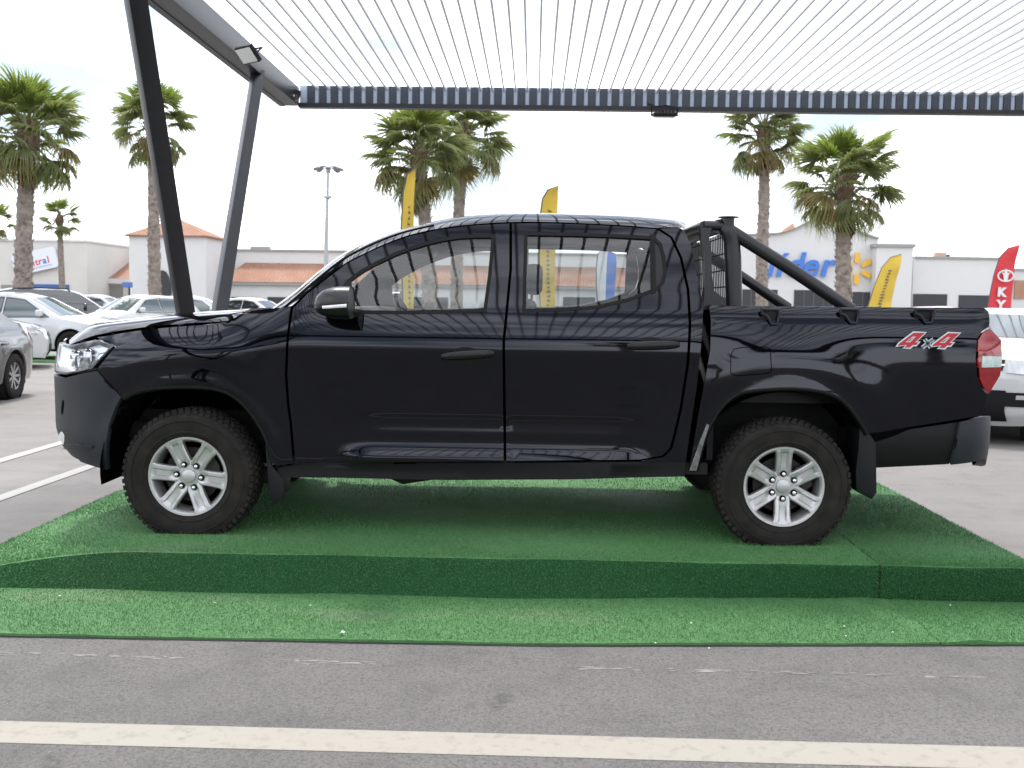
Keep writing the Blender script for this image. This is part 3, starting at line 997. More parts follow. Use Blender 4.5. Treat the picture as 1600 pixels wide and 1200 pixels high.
# ---- the plain wing further right
wg = building('wing_building', 'plain white flat roofed wing with dark openings right of store')
pa, pb = at(1427, 404, Ys), at(1578, 408, Ys)
w = MB(); w.span((pa.x + .02, Ys, 0), (pb.x, Ys + 9, pa.z)); w.build('wall', M_WHITE, wg)
w = MB(); w.span((pa.x + .14, Ys - .12, pa.z + .002), (pb.x + .1, Ys + 9, pa.z + .16)); w.build('coping', M_TRIM, wg)
for (a, b, yt) in ((1423, 1480, 459), (1498, 1553, 461)):
    q0, q1 = at(a, yt, Ys), at(b, yt, Ys)
    w = MB(); w.span((max(q0.x, pa.x + .1), Ys - .05, 0), (q1.x, Ys - .004, q0.z)); w.build('shop_window', M_OPEN, wg)
q0, q1 = at(1463, 400, Ys + 3), at(1485, 395, Ys + 3)
w = MB(); w.span((q0.x, Ys + 3, pa.z), (q1.x - .25, Ys + 3.6, q1.z + .02)); w.build('rooftop_unit', mat('rooftop_tan', (.52, .36, .27), .8), wg, bevel=.04)
w = MB(); w.span((q1.x - .23, Ys + 3, pa.z), (q1.x, Ys + 3.6, q1.z - .12)); w.build('rooftop_unit', M_OPEN, wg, bevel=.03)
er = building('end_building', 'low white end building with brick coloured panel at right edge')
pa, pb = at(1579, 423, Ys + 1), at(1760, 426, Ys + 1)
w = MB(); w.span((pa.x, Ys + 1, 0), (pb.x, Ys + 9, pa.z)); w.build('wall', M_WHITE, er)
w = MB(); w.span((pa.x - .1, Ys + .88, pa.z + .002), (pb.x, Ys + 9, pa.z + .16)); w.build('coping', M_TRIM, er)
q0, q1 = at(1585, 438, Ys + 1), at(1680, 468, Ys + 1)
w = MB(); w.span((q0.x, Ys + .9, q1.z), (q1.x, Ys + .996, q0.z)); w.build('brick_panel', mat('brick_panel', (.42, .23, .14), .85, noise=(2, (.5, .3, .2), .4, .7)), er)

# ---- store lettering and star burst
sgn = empty('store_sign', (at(1240, 418, Ys - .2).x, Ys - .2, at(1240, 418, Ys - .2).z))
tag(sgn, 'blue italic store lettering with yellow spark on white facade', 'sign')
M_SB = mat('sign_letter_blue', (0.055, 0.20, 0.66), .45)
M_SY = mat('sign_spark_yellow', (0.90, 0.50, 0.035), .45)
base = at(1240, 418, Ys - .2)
def letter(ch, px, py, size, sh=.22):
    p = at(px, py, Ys - .2)
    text_obj('letter', ch, size, M_SB, sgn, Matrix.Translation(p - base) @ FACE, .05, shear=sh, offset=.05)
for ch, px in (('l', 1203), ('\u00ed', 1217), ('d', 1240), ('e', 1265), ('r', 1291)):
    letter(ch, px, 415.5, 2.25)
sc = at(1339, 419.5, Ys - .2) - base
ray_me = None
for i in range(6):
    a = R(90 + 60 * i)
    mb = MB()
    pts = [(0.36, -0.10), (0.36, .10), (.50, .16), (.92, .17), (1.03, .10), (1.06, 0), (1.03, -.10), (.92, -.17), (.50, -.16)]
    if ray_me is None:
        mb.prism(pts, -.05, .05); ray_me = mb.mesh('spark_ray', M_SY)
    inst('spark_ray', ray_me, sgn, Matrix.Translation(sc) @ Matrix.Rotation(-a, 4, 'Y'))
# ================================================================== palms
M_TRUNK = mat('palm_trunk', (0.22, 0.175, 0.145), 0.95, noise=(5, (0.36, 0.31, 0.27), 0.35, 0.65), bump=(9, 1.0, 0.06))
M_FIB = mat('palm_fibre', (0.12, 0.075, 0.05), 0.95, noise=(8, (0.22, 0.15, 0.10), 0.4, 0.7))
def leaf_mat(name, a, b):
    m = mat(name, a, 0.42, spec=0.45, noise=(2.2, b, 0.35, 0.7))
    p = m.node_tree.nodes['Principled BSDF']
    p.inputs['Transmission Weight'].default_value = 0.0
    nt = m.node_tree
    tr = nt.nodes.new('ShaderNodeBsdfTranslucent'); tr.inputs['Color'].default_value = (b[0] * 1.25, b[1] * 1.4, b[2] * 0.7, 1)
    ms = nt.nodes.new('ShaderNodeMixShader'); ms.inputs['Fac'].default_value = 0.35
    out = nt.nodes['Material Output']
    nt.links.new(p.outputs['BSDF'], ms.inputs[1]); nt.links.new(tr.outputs['BSDF'], ms.inputs[2]); nt.links.new(ms.outputs['Shader'], out.inputs['Surface'])
    return m
M_LEAF = [leaf_mat('palm_leaf_fresh', (0.165, 0.215, 0.050), (0.27, 0.32, 0.10)),
          leaf_mat('palm_leaf', (0.125, 0.160, 0.058), (0.25, 0.265, 0.125)),
          leaf_mat('palm_leaf_old', (0.19, 0.165, 0.065), (0.27, 0.215, 0.105))]
M_LEAFD = mat('palm_leaf_dead', (0.17, 0.115, 0.065), 0.9, noise=(3, (0.26, 0.19, 0.12), 0.35, 0.7))

def frond_mesh(seed, droop, m, spread=105, lp=0.85, lb=0.85, dead=False):
    rng = random.Random(seed)
    mb = MB()
    # petiole
    pts = []
    for i in range(6):
        t = i / 5
        pts.append(Vector((lp * t, 0, -droop * 0.12 * t * t)))
    mb.tube(pts, [0.024, 0.021, 0.018, 0.016, 0.014, 0.012], 5)
    e = pts[-1]
    n = 30
    for i in range(n):
        a = R(-spread + 2 * spread * (i + .5) / n + rng.uniform(-3, 3))
        L = lb * (1 - 0.22 * (abs(a) / R(spread)) ** 2) * rng.uniform(.86, 1.1)
        if dead: a *= .55
        dx, dy = math.cos(a), math.sin(a)
        sx, sy = -dy, dx
        ww = lb * R(2 * spread / n) * 0.52 * (0.6 if dead else 1)
        fold = 0.03 * (1 if i % 2 else -1)
        rows = []
        dr = droop * rng.uniform(.75, 1.35)
        for (t, wf) in ((0.0, .10), (.28, .95), (.52, 1.0), (.74, .55), (1.0, .04)):
            s = L * t
            z = -dr * 0.62 * s * (t ** 1.6) + 0.05 * math.cos(a * 1.2) * t - (dr * .5 * max(0, t - .6) ** 2 * 3.0 * L)
            x_ = e.x + dx * s * (1 - .18 * dr * t * t); y_ = dy * s * (1 - .18 * dr * t * t)
            h = ww * wf * .5
            rows.append([(x_ - sx * h, y_ - sy * h, e.z + z + fold * wf), (x_, y_, e.z + z - fold * wf * .6), (x_ + sx * h, y_ + sy * h, e.z + z + fold * wf)])
        mb.grid(rows)
    return mb.mesh('frond', m, smooth=False, fix=False)
FR = {'up': [frond_mesh(s, .22, M_LEAF[0]) for s in (1, 2)],
      'mid': [frond_mesh(s, .45, M_LEAF[1]) for s in (3, 4, 5)],
      'low': [frond_mesh(s, .85, M_LEAF[1]) for s in (6, 7)] + [frond_mesh(8, .95, M_LEAF[2])],
      'dead': [frond_mesh(s, 1.3, M_LEAFD, 80, .7, .75, True) for s in (9, 10)]}

def palm(px, ptop, pcrown, rpx, Y, wpx, label, seed, nf=38, ndead=14, skirt=0.5, lean=0.0, base_px=None, loc=None):
    """a fan palm: foot, trunk, heart and fronds; px sizes give its real size at distance Y"""
    rng = random.Random(seed)
    if loc is None:
        c = at(px, pcrown - 13, Y); rad = rpx / FPX * Y
        bx = at(base_px if base_px is not None else px, 470, Y).x
        tw_ = wpx / FPX * Y
    else:
        c = Vector(loc[0]); rad, tw_, bx = loc[1], loc[2], loc[0][0]
    S = rad / 1.5
    t = empty('palm_tree', (bx, c.y, 0))
    tag(t, label, 'palm tree', 'palms of the car park')
    H = c.z - 0.25 * S
    mb = MB()
    n, seg = 14, 46
    rows = []
    ph = rng.uniform(0, 6)
    for i in range(seg + 1):
        f = i / seg
        r = tw_ / 2 * (1.18 - .30 * f + (.18 * math.exp(-f * 14)))
        if f > .93: r *= 1 + .35 * (f - .93) / .07
        ox = (c.x - bx) * f ** 1.4 + 0.05 * S * math.sin(f * 4 + ph) * (1 - f)
        ring = []
        for k in range(n):
            a = 2 * math.pi * k / n + (i % 2) * math.pi / n
            rr = r * (1 + rng.uniform(-.09, .13))
            ring.append((ox + rr * math.cos(a), rr * math.sin(a), H * f))
        rows.append(ring)
    mb.grid(rows, close=True)
    # broken-off leaf boots
    for i in range(int(60 + H * 14)):
        f = rng.uniform(.03, .97); a = rng.uniform(0, 6.28); r = tw_ / 2 * (1.16 - .28 * f)
        ox = (c.x - bx) * f ** 1.4 + 0.05 * S * math.sin(f * 4 + ph) * (1 - f)
        p = Vector((ox + r * math.cos(a) * .92, r * math.sin(a) * .92, H * f))
        q = p + Vector((math.cos(a) * .09, math.sin(a) * .09, .12)) * (tw_ / .5)
        mb.beam(p, q, .085 * tw_ / .5, .03 * tw_ / .5, up=(math.cos(a), math.sin(a), 0), w2=.05 * tw_ / .5, h2=.015)
    mb.build('trunk', M_TRUNK, t)
    top = Vector((c.x - bx, 0, H))
    cr = MB()
    cr.lathe([(tw_ * .62, -.55 * S), (tw_ * .72, -.25 * S), (tw_ * .66, 0), (tw_ * .4, .22 * S), (.02, .42 * S)], 10, 'z')
    for i in range(26):
        a = rng.uniform(0, 6.28); z = rng.uniform(-.5, .15) * S; r = tw_ * .6
        p = Vector((r * math.cos(a), r * math.sin(a), z)); cr.beam(p, p + Vector((math.cos(a) * .2, math.sin(a) * .2, rng.uniform(.1, .3))) * S, .05 * S, .02 * S, up=(math.cos(a), math.sin(a), 0))
    crown = cr.build('crown', M_FIB, t)
    crown.location = top
    ga = rng.uniform(0, 6.28)
    for i in range(nf):
        f = (i + .5) / nf
        el = 86 - 128 * f ** .95 + rng.uniform(-17, 17)
        ga += 2.399963 + rng.uniform(-.2, .2)
        if el > 40: me = rng.choice(FR['up'])
        elif el > -8: me = rng.choice(FR['mid'])
        else: me = rng.choice(FR['low'])
        s = S * rng.uniform(.86, 1.1) * (0.82 if el > 62 else 1.0)
        Mx = Matrix.Translation((0, 0, (.12 - .45 * f) * S)) @ Matrix.Rotation(ga, 4, 'Z') @ Matrix.Rotation(R(-el), 4, 'Y') @ Matrix.Rotation(rng.uniform(-.5, .5), 4, 'X') @ Matrix.Translation((tw_ * .3, 0, 0)) @ Matrix.Scale(s, 4)
        inst('frond', me, crown, Mx)
    for i in range(ndead):
        el = rng.uniform(-86, -62); ga += 2.4
        Mx = Matrix.Translation((0, 0, rng.uniform(-.35 - skirt, -.3) * S)) @ Matrix.Rotation(ga, 4, 'Z') @ Matrix.Rotation(R(-el), 4, 'Y') @ Matrix.Translation((tw_ * .1, 0, tw_ * .42)) @ Matrix.Scale(S * rng.uniform(.6, .85), 4)
        inst('frond', rng.choice(FR['dead']), crown, Mx)
    return t
palm(44, 110, 202, 84, 36, 24, 'tall palm at left edge with thick trunk before the cream shop', 11, 56, 16, .45, base_px=36)
palm(239, 118, 190, 63, 50, 17, 'tall palm partly hidden by the dark slanted canopy post', 12, 50, 14, .35, base_px=243)
palm(93, 325, 348, 31, 62, 8.5, 'small thin palm beside the tilted shop sign', 13, 26, 8, .3, base_px=98)
palm(-8, 322, 352, 31, 60, 9, 'small palm cut off by the left picture edge', 14, 24, 8, .3)
palm(655, 165, 236, 76, 45, 20, 'left of two close palms, thicker trunk with brown skirt', 15, 56, 20, .75, base_px=672)
palm(724, 135, 210, 70, 50, 16.5, 'right of two close palms, behind the other one', 16, 50, 16, .4, base_px=712)
palm(1195, 135, 206, 63, 50, 16.5, 'slim palm rising behind the sport bar, crown under the fascia', 17, 50, 16, .4, base_px=1192)
palm(1320, 200, 280, 80, 38, 21.5, 'nearer palm standing in front of the yellow spark sign', 18, 52, 9, .75, base_px=1317)
# palms and a hedge on the far side of the driveway, behind the photographer
for i, (x_, y_, h_) in enumerate(((-17, -26, 8.5), (-12.5, -31, 9.5), (4, -34, 9), (15, -28, 8), (27, -33, 9))):
    palm(0, 0, 0, 0, 0, 0, 'palm %s on the far side of the driveway behind the camera' % ('first', 'second', 'third', 'fourth', 'fifth')[i], 30 + i, 26, 6, loc=((x_, y_, h_), 1.8, .5))

# ================================================================== feather flags
M_POLE = mat('flag_pole', (0.10, 0.10, 0.11), 0.4, metal=.4)
M_YEL = mat('flag_yellow', (0.72, 0.50, 0.055), 0.7, noise=(1.5, (.66, .46, .06), .4, .7))
M_FRED = mat('flag_red', (0.68, 0.045, 0.055), 0.7)
M_FBLUE = mat('flag_blue', (0.10, 0.22, 0.62), 0.7)
M_FWHITE = mat('flag_white', (0.78, 0.79, 0.80), 0.7)
M_INK = mat('flag_print', (0.13, 0.12, 0.11), 0.7)
def feather(label, Y, left, right, m, seed, ink=None, n=26, m2=None):
    """left/right: picture outline (px,py) of both cloth edges from top to bottom, set at distance Y"""
    rng = random.Random(seed)
    L3 = [at(p[0], p[1], Y) for p in left]; R3 = [at(p[0], p[1], Y) for p in right]
    foot = Vector((L3[-1].x, Y, 0))
    t = empty('feather_flag', foot)
    tag(t, label, 'flag', 'feather flags of the car dealers')
    def ev(P, u):
        ln = [0]
        for i in range(len(P) - 1): ln.append(ln[-1] + (P[i + 1] - P[i]).length)
        s = u * ln[-1]
        for i in range(len(P) - 1):
            if s <= ln[i + 1] or i == len(P) - 2:
                return P[i].lerp(P[i + 1], (s - ln[i]) / max(ln[i + 1] - ln[i], 1e-6))
    mb = MB(); front = []; back = []
    ph = rng.uniform(0, 6)
    for i in range(n + 1):
        u = i / n
        a, b = ev(L3, u), ev(R3, u)
        row = []
        for k in range(9):
            f = k / 8
            p = a.lerp(b, f) - foot
            p.y = 0.05 * f * math.sin(u * 9 + f * 2.2 + ph) + 0.025 * f * math.sin(u * 21 + ph)
            row.append(p)
        front.append(row); back.append([p + Vector((0, .004, 0)) for p in row])
    if m2 is None:
        mb.grid(front); mb.grid(back)
        mb.build('cloth', m, t, smooth=True)
    else:
        for c_, (i0, i1) in enumerate(((0, 5), (4, 9))):
            mb.cur = c_
            mb.grid([r[i0:i1] for r in front]); mb.grid([r[i0:i1] for r in back])
        mb.build('cloth', [m, m2], t, smooth=True)
    pl = MB()
    pts = [Vector((0, 0.01, 0))] + [p - foot + Vector((0, .01, 0)) for p in reversed(L3)] + [R3[0] - foot + Vector((0, .01, 0))]
    pl.tube(pts, [.016] * (len(pts) - 2) + [.008, .005], 6); pl.build('pole', M_POLE, t, smooth=40)
    bs_ = MB(); bs_.lathe([(0.001, .05), (.1, .045), (.22, .02), (.24, 0)], 16, 'z'); bs_.build('base', M_POLE, t, smooth=40)
    if ink:
        mb = MB()
        u0, u1, f0, rows_ = ink
        for i in range(rows_):
            u = u0 + (u1 - u0) * i / rows_
            a, b = ev(L3, u), ev(R3, u)
            p = a.lerp(b, f0) - foot
            p.y = 0.05 * f0 * math.sin(u * 9 + f0 * 2.2 + ph) - .012
            wdt = (b - a).length * .20 * rng.uniform(.7, 1.1)
            hh_ = (ev(L3, u1) - ev(L3, u0)).length / rows_ * .30
            mb.box(p, (wdt, .004, hh_)); mb.box(p + Vector((wdt * rng.uniform(-.4, .4), 0, hh_ * .8)), (wdt * .3, .004, hh_))
        mb.build('print', M_INK, t)
    return t, ev, L3, R3, foot
feather('yellow flag in front of the left palm of the close pair', 18.5, [(648, 263), (636, 272), (630, 300), (627, 355), (628, 430), (632, 560)], [(649.5, 263), (649, 275), (648, 300), (646, 360), (646, 430), (648, 540)], M_YEL, 1, (.22, .9, .62, 22))
feather('yellow flag rising just behind the middle of the cab roof', 20.0, [(871, 291), (856, 297), (848, 310), (844, 338), (842, 400), (845, 520)], [(872.5, 291), (872, 300), (871.5, 315), (870, 345), (867.5, 400), (868, 500)], M_YEL, 2, (.2, .95, .55, 24))
feather('yellow flag beside the yellow spark of the store sign', 36.0, [(1408, 397), (1392, 402), (1378, 418), (1366, 448), (1356, 480), (1350, 530)], [(1409, 397), (1407, 410), (1402, 432), (1397, 455), (1392, 480), (1388, 520)], M_YEL, 3, (.25, .95, .5, 20))
feather('blue and white flag seen through the rear door window', 24.0, [(940, 388), (934, 398), (932, 420), (932, 450), (934, 480), (936, 520)], [(961, 396), (963, 405), (963, 425), (961, 450), (959, 475), (957, 505)], M_FWHITE, 4, m2=M_FBLUE)
tr, ev, L3, R3, ft = feather('red flag with white emblem and letters at the right edge', 32.0, [(1591, 383), (1575, 388), (1562, 402), (1553, 430), (1547, 460), (1543, 482), (1541, 560)], [(1593, 383), (1590, 398), (1586, 425), (1582, 450), (1578, 482), (1576, 540)], M_FRED, 5)
def flag_mark(px, py): 
    p = at(px, py, 32.0) - ft; p.y = -.075; return p
p = flag_mark(1570, 431)
mb = MB(); n = 28
for (ra, rb, th) in ((.255, .185, .045),):
    o1 = [(p.x + ra * math.cos(a), p.z + rb * math.sin(a)) for a in np.linspace(0, 2 * math.pi, n, endpoint=False)]
    o2 = [(p.x + (ra - th) * math.cos(a), p.z + (rb - th) * math.sin(a)) for a in np.linspace(0, 2 * math.pi, n, endpoint=False)]
    mb.add([(q[0], p.y, q[1]) for q in o1] + [(q[0], p.y, q[1]) for q in o2], [(i, (i + 1) % n, n + (i + 1) % n, n + i) for i in range(n)])
mb.add([(p.x + a * .1, p.y - .002, p.z + b * .1) for a, b in ((-.5, -1.7), (.5, -1.7), (.75, .2), (1.3, 1.1), (.5, .75), (.35, 1.3), (0, 2.3), (-.35, 1.3), (-.5, .75), (-1.3, 1.1), (-.75, .2))], [tuple(range(11))])
mb.build('emblem', M_FWHITE, tr)
for ch, py in (('K', 457), ('Y', 477)):
    q = flag_mark(1563.5 if ch == 'K' else 1562, py)
    text_obj('letter', ch, .36, M_FWHITE, tr, Matrix.Translation(q) @ FACE @ Matrix.Rotation(R(-3), 4, 'Z'), .002, offset=.022)

# ================================================================== light mast, small blue sign
M_GALV = mat('galvanised', (0.42, 0.43, 0.44), 0.5, metal=.5)
Ym = 60.0
pt, pm = at(513, 258, Ym), at(509.5, 400, Ym)
mast = empty('light_mast', (pm.x, Ym, 0))
tag(mast, 'tall thin floodlight mast with ring of lamps above the shop row', 'light mast')
H = pt.z
mb = MB(); mb.tube([(0, 0, 0), (0, 0, H * .5), (pt.x - pm.x, 0, H)], [.16, .12, .07], 10); mb.build('pole', M_GALV, mast, smooth=40)
mb = MB(); mb.tube([(pt.x - pm.x + .62 * math.cos(a), .62 * math.sin(a), H - .12) for a in np.linspace(0, 2 * math.pi, 17)], .035, 6); 
for a in np.linspace(0, 2 * math.pi, 6, endpoint=False): mb.tube([(pt.x - pm.x, 0, H - .1), (pt.x - pm.x + .62 * math.cos(a), .62 * math.sin(a), H - .12)], .025, 5)
mb.build('lamp_ring', M_GALV, mast)
lm = MB(); lm.box((0, 0, 0), (.34, .26, .15)); lm_me = lm.mesh('lamp', mat('lamp_grey', (.20, .20, .22), .5))
for a in np.linspace(0.2, 2 * math.pi + .2, 8, endpoint=False):
    inst('lamp', lm_me, mast, Matrix.Translation((pt.x - pm.x + .68 * math.cos(a), .68 * math.sin(a), H - .22)) @ Matrix.Rotation(a, 4, 'Z') @ Matrix.Rotation(R(24), 4, 'Y'))
mb = MB(); mb.lathe([(.10, -.1), (.24, -.05), (.24, .05), (.1, .1)], 12, 'z'); o = mb.build('collar', M_GALV, mast, smooth=30); o.location = (0.75 * (pt.x - pm.x), 0, at(511, 308, Ym).z)
p = at(200, 445, 70)
sn = empty('direction_sign', (p.x, 70, 0))
tag(sn, 'small blue direction sign on a dark post before the tower', 'sign')
mb = MB(); mb.tube([(0.08, 0, 0), (0.08, 0, p.z - .1)], .06, 8); mb.build('post', M_STEEL, sn)
mb = MB(); mb.box((0, -.08, p.z), (.68, .05, .36)); mb.build('panel', mat('sign_plate_blue', (.10, .18, .50), .5), sn, bevel=.01)

# ================================================================== parked cars
M_CGL = mat('car_glass', (0.10, 0.125, 0.13), 0.04, coat=1.0)
M_CGLD = mat('car_glass_dark', (0.02, 0.024, 0.027), 0.04, coat=1.0)
M_CLAMP = mat('lamp_clear', (0.55, 0.57, 0.58), 0.08, metal=.4, coat=1.0)
M_CTAIL = mat('lamp_red', (0.42, 0.012, 0.018), 0.12, coat=1.0)
M_CRIM = mat('car_rim', (0.42, 0.42, 0.42), 0.35, metal=.8)
WHITE_P = mat('white_car_paint', (0.62, 0.63, 0.64), 0.25, coat=1.0)
GREY_P = mat('grey_car_paint', (0.075, 0.075, 0.075), 0.25, metal=.3, coat=1.0)
DGREY_P = mat('dark_grey_car_paint', (0.055, 0.062, 0.065), 0.25, metal=.3, coat=1.0)
RED_P = mat('red_car_paint', (0.55, 0.03, 0.04), 0.25, coat=1.0)

STY = {
 'sedan': dict(o=[(-2.16, .20), (-2.27, .34), (-2.28, .52), (-2.19, .70), (-1.95, .78), (-1.12, .93), (-.32, 1.36), (.1, 1.445), (.55, 1.45), (1.05, 1.39), (1.72, 1.08), (2.12, 1.03), (2.25, .92), (2.29, .55), (2.22, .25)],
   ws=(5, 6), rs=(9, 10), hl=(2.4, 3.6), tl=(11.7, 12.7), zb=.93,
   win=[[(-.86, .955), (-.24, 1.315), (.16, 1.365), (.18, .95)], [(.27, .95), (.25, 1.37), (.62, 1.365), (.98, 1.28), (1.30, 1.04), (1.18, .97)]], wx=(-1.38, 1.36), wr=.325, W=.90),
 'suv': dict(o=[(-2.14, .26), (-2.26, .42), (-2.27, .78), (-2.16, .96), (-1.25, 1.08), (-.55, 1.55), (-.1, 1.655), (1.4, 1.65), (1.92, 1.56), (2.2, 1.10), (2.27, .62), (2.2, .30)],
   ws=(4, 5), rs=(8, 9), hl=(2.1, 3.4), tl=(9.0, 9.8), zb=1.05,
   win=[[(-.95, 1.09), (-.45, 1.49), (.12, 1.545), (.14, 1.07)], [(.23, 1.07), (.21, 1.55), (1.02, 1.55), (1.1, 1.09)], [(1.18, 1.10), (1.12, 1.545), (1.62, 1.52), (1.88, 1.14)]], wx=(-1.38, 1.36), wr=.35, W=.92),
 'hatch': dict(o=[(-1.95, .22), (-2.04, .36), (-2.05, .58), (-1.96, .74), (-1.75, .83), (-1.10, .98), (-.35, 1.40), (.05, 1.49), (1.1, 1.45), (1.6, 1.32), (1.95, .95), (2.02, .55), (1.95, .26)],
   ws=(5, 6), rs=(9, 10), hl=(2.6, 4.0), tl=(9.9, 10.6), zb=.96,
   win=[[(-.82, .99), (-.28, 1.34), (.18, 1.40), (.2, .98)], [(.28, .98), (.26, 1.41), (.95, 1.38), (1.3, 1.2), (1.35, 1.02)]], wx=(-1.25, 1.25), wr=.315, W=.86),
 'crossover': dict(o=[(-2.14, .24), (-2.26, .38), (-2.28, .76), (-2.18, .95), (-1.15, 1.07), (-.50, 1.36), (-.1, 1.425), (1.4, 1.42), (1.92, 1.34), (2.2, 1.02), (2.27, .55), (2.2, .28)],
   ws=(4, 5), rs=(8, 9), hl=(2.05, 2.75), tl=(9.0, 9.8), zb=1.03,
   win=[[(-.85, 1.08), (-.40, 1.29), (.12, 1.335), (.14, 1.06)], [(.23, 1.06), (.21, 1.335), (1.02, 1.335), (1.1, 1.07)], [(1.18, 1.07), (1.12, 1.335), (1.62, 1.30), (1.88, 1.09)]], wx=(-1.38, 1.36), wr=.34, W=.92),
 'pickup': dict(o=[(-2.5, .34), (-2.62, .50), (-2.64, .90), (-2.56, 1.06), (-2.3, 1.12), (-1.22, 1.20), (-.55, 1.70), (-.2, 1.80), (.9, 1.79), (1.1, 1.70), (1.2, 1.22), (2.6, 1.20), (2.62, .55), (2.5, .42)],
   ws=(5, 6), rs=(9, 10), hl=(2.25, 3.2), tl=(11.3, 11.9), zb=1.18,
   win=[[(-.95, 1.21), (-.45, 1.62), (.02, 1.69), (.04, 1.19)], [(.13, 1.19), (.11, 1.69), (.85, 1.68), (.98, 1.22)]], wx=(-1.62, 1.48), wr=.38, W=.95),
}
ARCH = 20
def make_car(label, style, paint, loc, rz, glass=M_CGL, rails=False, gr='cars parked in the lot'):
    s = STY[style]; o = s['o']; zb = s['zb']; W0 = s['W']
    t = empty('parked_car', loc, rz)
    tag(t, label, 'car', gr)
    zr = max(p[1] for p in o)
    prof = pchip([.15, .3, .5, .65, zb - .12, zb, zb + .04, zr - .15, zr + .1], [W0 - .08, W0 - .035, W0 - .012, W0, W0 - .015, W0 - .06, W0 - .085, W0 - .25, W0 - .34])
    xa, xb = o[2][0], max(p[0] for p in o)
    def Wf(x, z):
        x = np.asarray(x, float)
        ta = np.clip((xa + .75 - x) / .75, 0, 1); tb = np.clip((x - (xb - .6)) / .6, 0, 1)
        w = prof(z) - .20 * ta ** 2.6 - .13 * tb ** 2.6
        for wx in s['wx']:
            r = np.hypot(x - wx, np.asarray(z) - s['wr'])
            w = w + .022 * np.exp(-((r - s['wr'] * 1.15) / .08) ** 2)
        return w
    # side outline with wheel arches
    zl = .24 if style in ('sedan', 'hatch') else .32
    bot = []
    for wx in reversed(s['wx']):
        ra = s['wr'] * 1.17
        a0 = math.asin(max(-1, min(1, (zl - s['wr']) / ra)))
        bot += [(wx + ra * math.cos(a), s['wr'] + ra * math.sin(a)) for a in np.linspace(a0, math.pi - a0, ARCH)]
    poly = list(o) + [(p[0], p[1]) for p in bot]
    for side in (-1, 1):
        side_panel('body_side', poly, Wf, paint, t, side, step=.09, thick=.05)
    P = [np.array(p, float) for p in o]
    def strip_pts(i0, i1, v0, v1, off, nu=None, nv=10):
        nu = nu or max(3, int((i1 - i0) * 6))
        rows = []
        for u in np.linspace(i0, i1, nu):
            i = min(int(u), len(P) - 2); f = u - i
            # rounded outline: Catmull-Rom
            p0 = P[max(i - 1, 0)]; p1 = P[i]; p2 = P[i + 1]; p3 = P[min(i + 2, len(P) - 1)]
            q = p1 + (p2 - p1) * f
            d = p2 - p1
            nrm = np.array([-d[1], d[0]]); nrm /= np.linalg.norm(nrm)
            row = []
            w = float(Wf(q[0], q[1]))
            for v in np.linspace(v0, v1, nv):
                c = .055 * (1 - abs(v) ** 3) + off
                row.append((q[0] + nrm[0] * c, v * (w + min(off, .004)), q[1] + nrm[1] * c))
            rows.append(row)
        return rows
    mb = MB(); mb.grid(strip_pts(0, len(P) - 1, -1, 1, 0, nu=len(P) * 4, nv=13)); mb.build('body_shell', paint, t, smooth=28)
    mb = MB(); mb.grid(strip_pts(s['ws'][0] + .06, s['ws'][1] - .04, -.88, .88, .007)); mb.build('windscreen', glass, t, smooth=True)
    mb = MB(); mb.grid(strip_pts(s['rs'][0] + .06, s['rs'][1] - .06, -.86, .86, .007)); mb.build('rear_window', glass, t, smooth=True)
    for side in (-1, 1):
        for wpoly in s['win']:
            side_panel('side_window', wpoly, Wf, glass, t, side, step=.12, thick=.004, off=.006)
            side_panel('window_frame', inset(wpoly, -.028), Wf, M_CGLD, t, side, step=.12, thick=.004, off=.003)
        lo = (s['hl'], M_CLAMP, 'headlight'), (s['tl'], M_CTAIL, 'tail_light')
        for (rg, mm, nm) in lo:
            mb = MB(); mb.grid(strip_pts(rg[0], rg[1], .60 * side, .985 * side, .012, 6, 6)); mb.build(nm, mm, t, smooth=True)
            zc = np.interp(sum(rg) / 2, range(len(P)), [p[1] for p in P]); xc = np.interp(sum(rg) / 2, range(len(P)), [p[0] for p in P])
            dx = .36 if nm == 'headlight' else -.22
            side_panel('%s_side' % nm, [(xc + .01 * np.sign(dx), zc - .085), (xc + dx, zc + .04), (xc + dx * .8, zc + .085), (xc + .02 * np.sign(dx), zc + .075)], Wf, mm, t, side, step=.06, thick=.003, off=.008)
        zm = zb + .06
        mx = s['win'][0][0][0] + .17
        w_ = float(Wf(mx, zm))
        mb = MB(); mb.box((mx, side * (w_ + .11), zm + .05), (.10, .20, .15)); mb.build('mirror', paint if style != 'crossover' else M_BLACK, t, bevel=.035, seg=3)
        for hx in (s['win'][0][3][0] - .12, s['win'][1][-1][0] - .12):
            mb = MB(); mb.box((hx, side * (float(Wf(hx, zb - .14)) + .012), zb - .14), (.17, .03, .03))
            mb.build('door_handle', paint, t, bevel=.008)
        if rails:
            mb = MB(); zr_ = zr - .02; mb.tube([(-.35, side * .60, zr_ - .03), (-.25, side * .60, zr_ + .055), (.5, side * .60, zr_ + .075), (1.3, side * .60, zr_ + .05), (1.42, side * .60, zr_ - .03)], .022, 6); mb.build('roof_rail', M_BLACK, t)
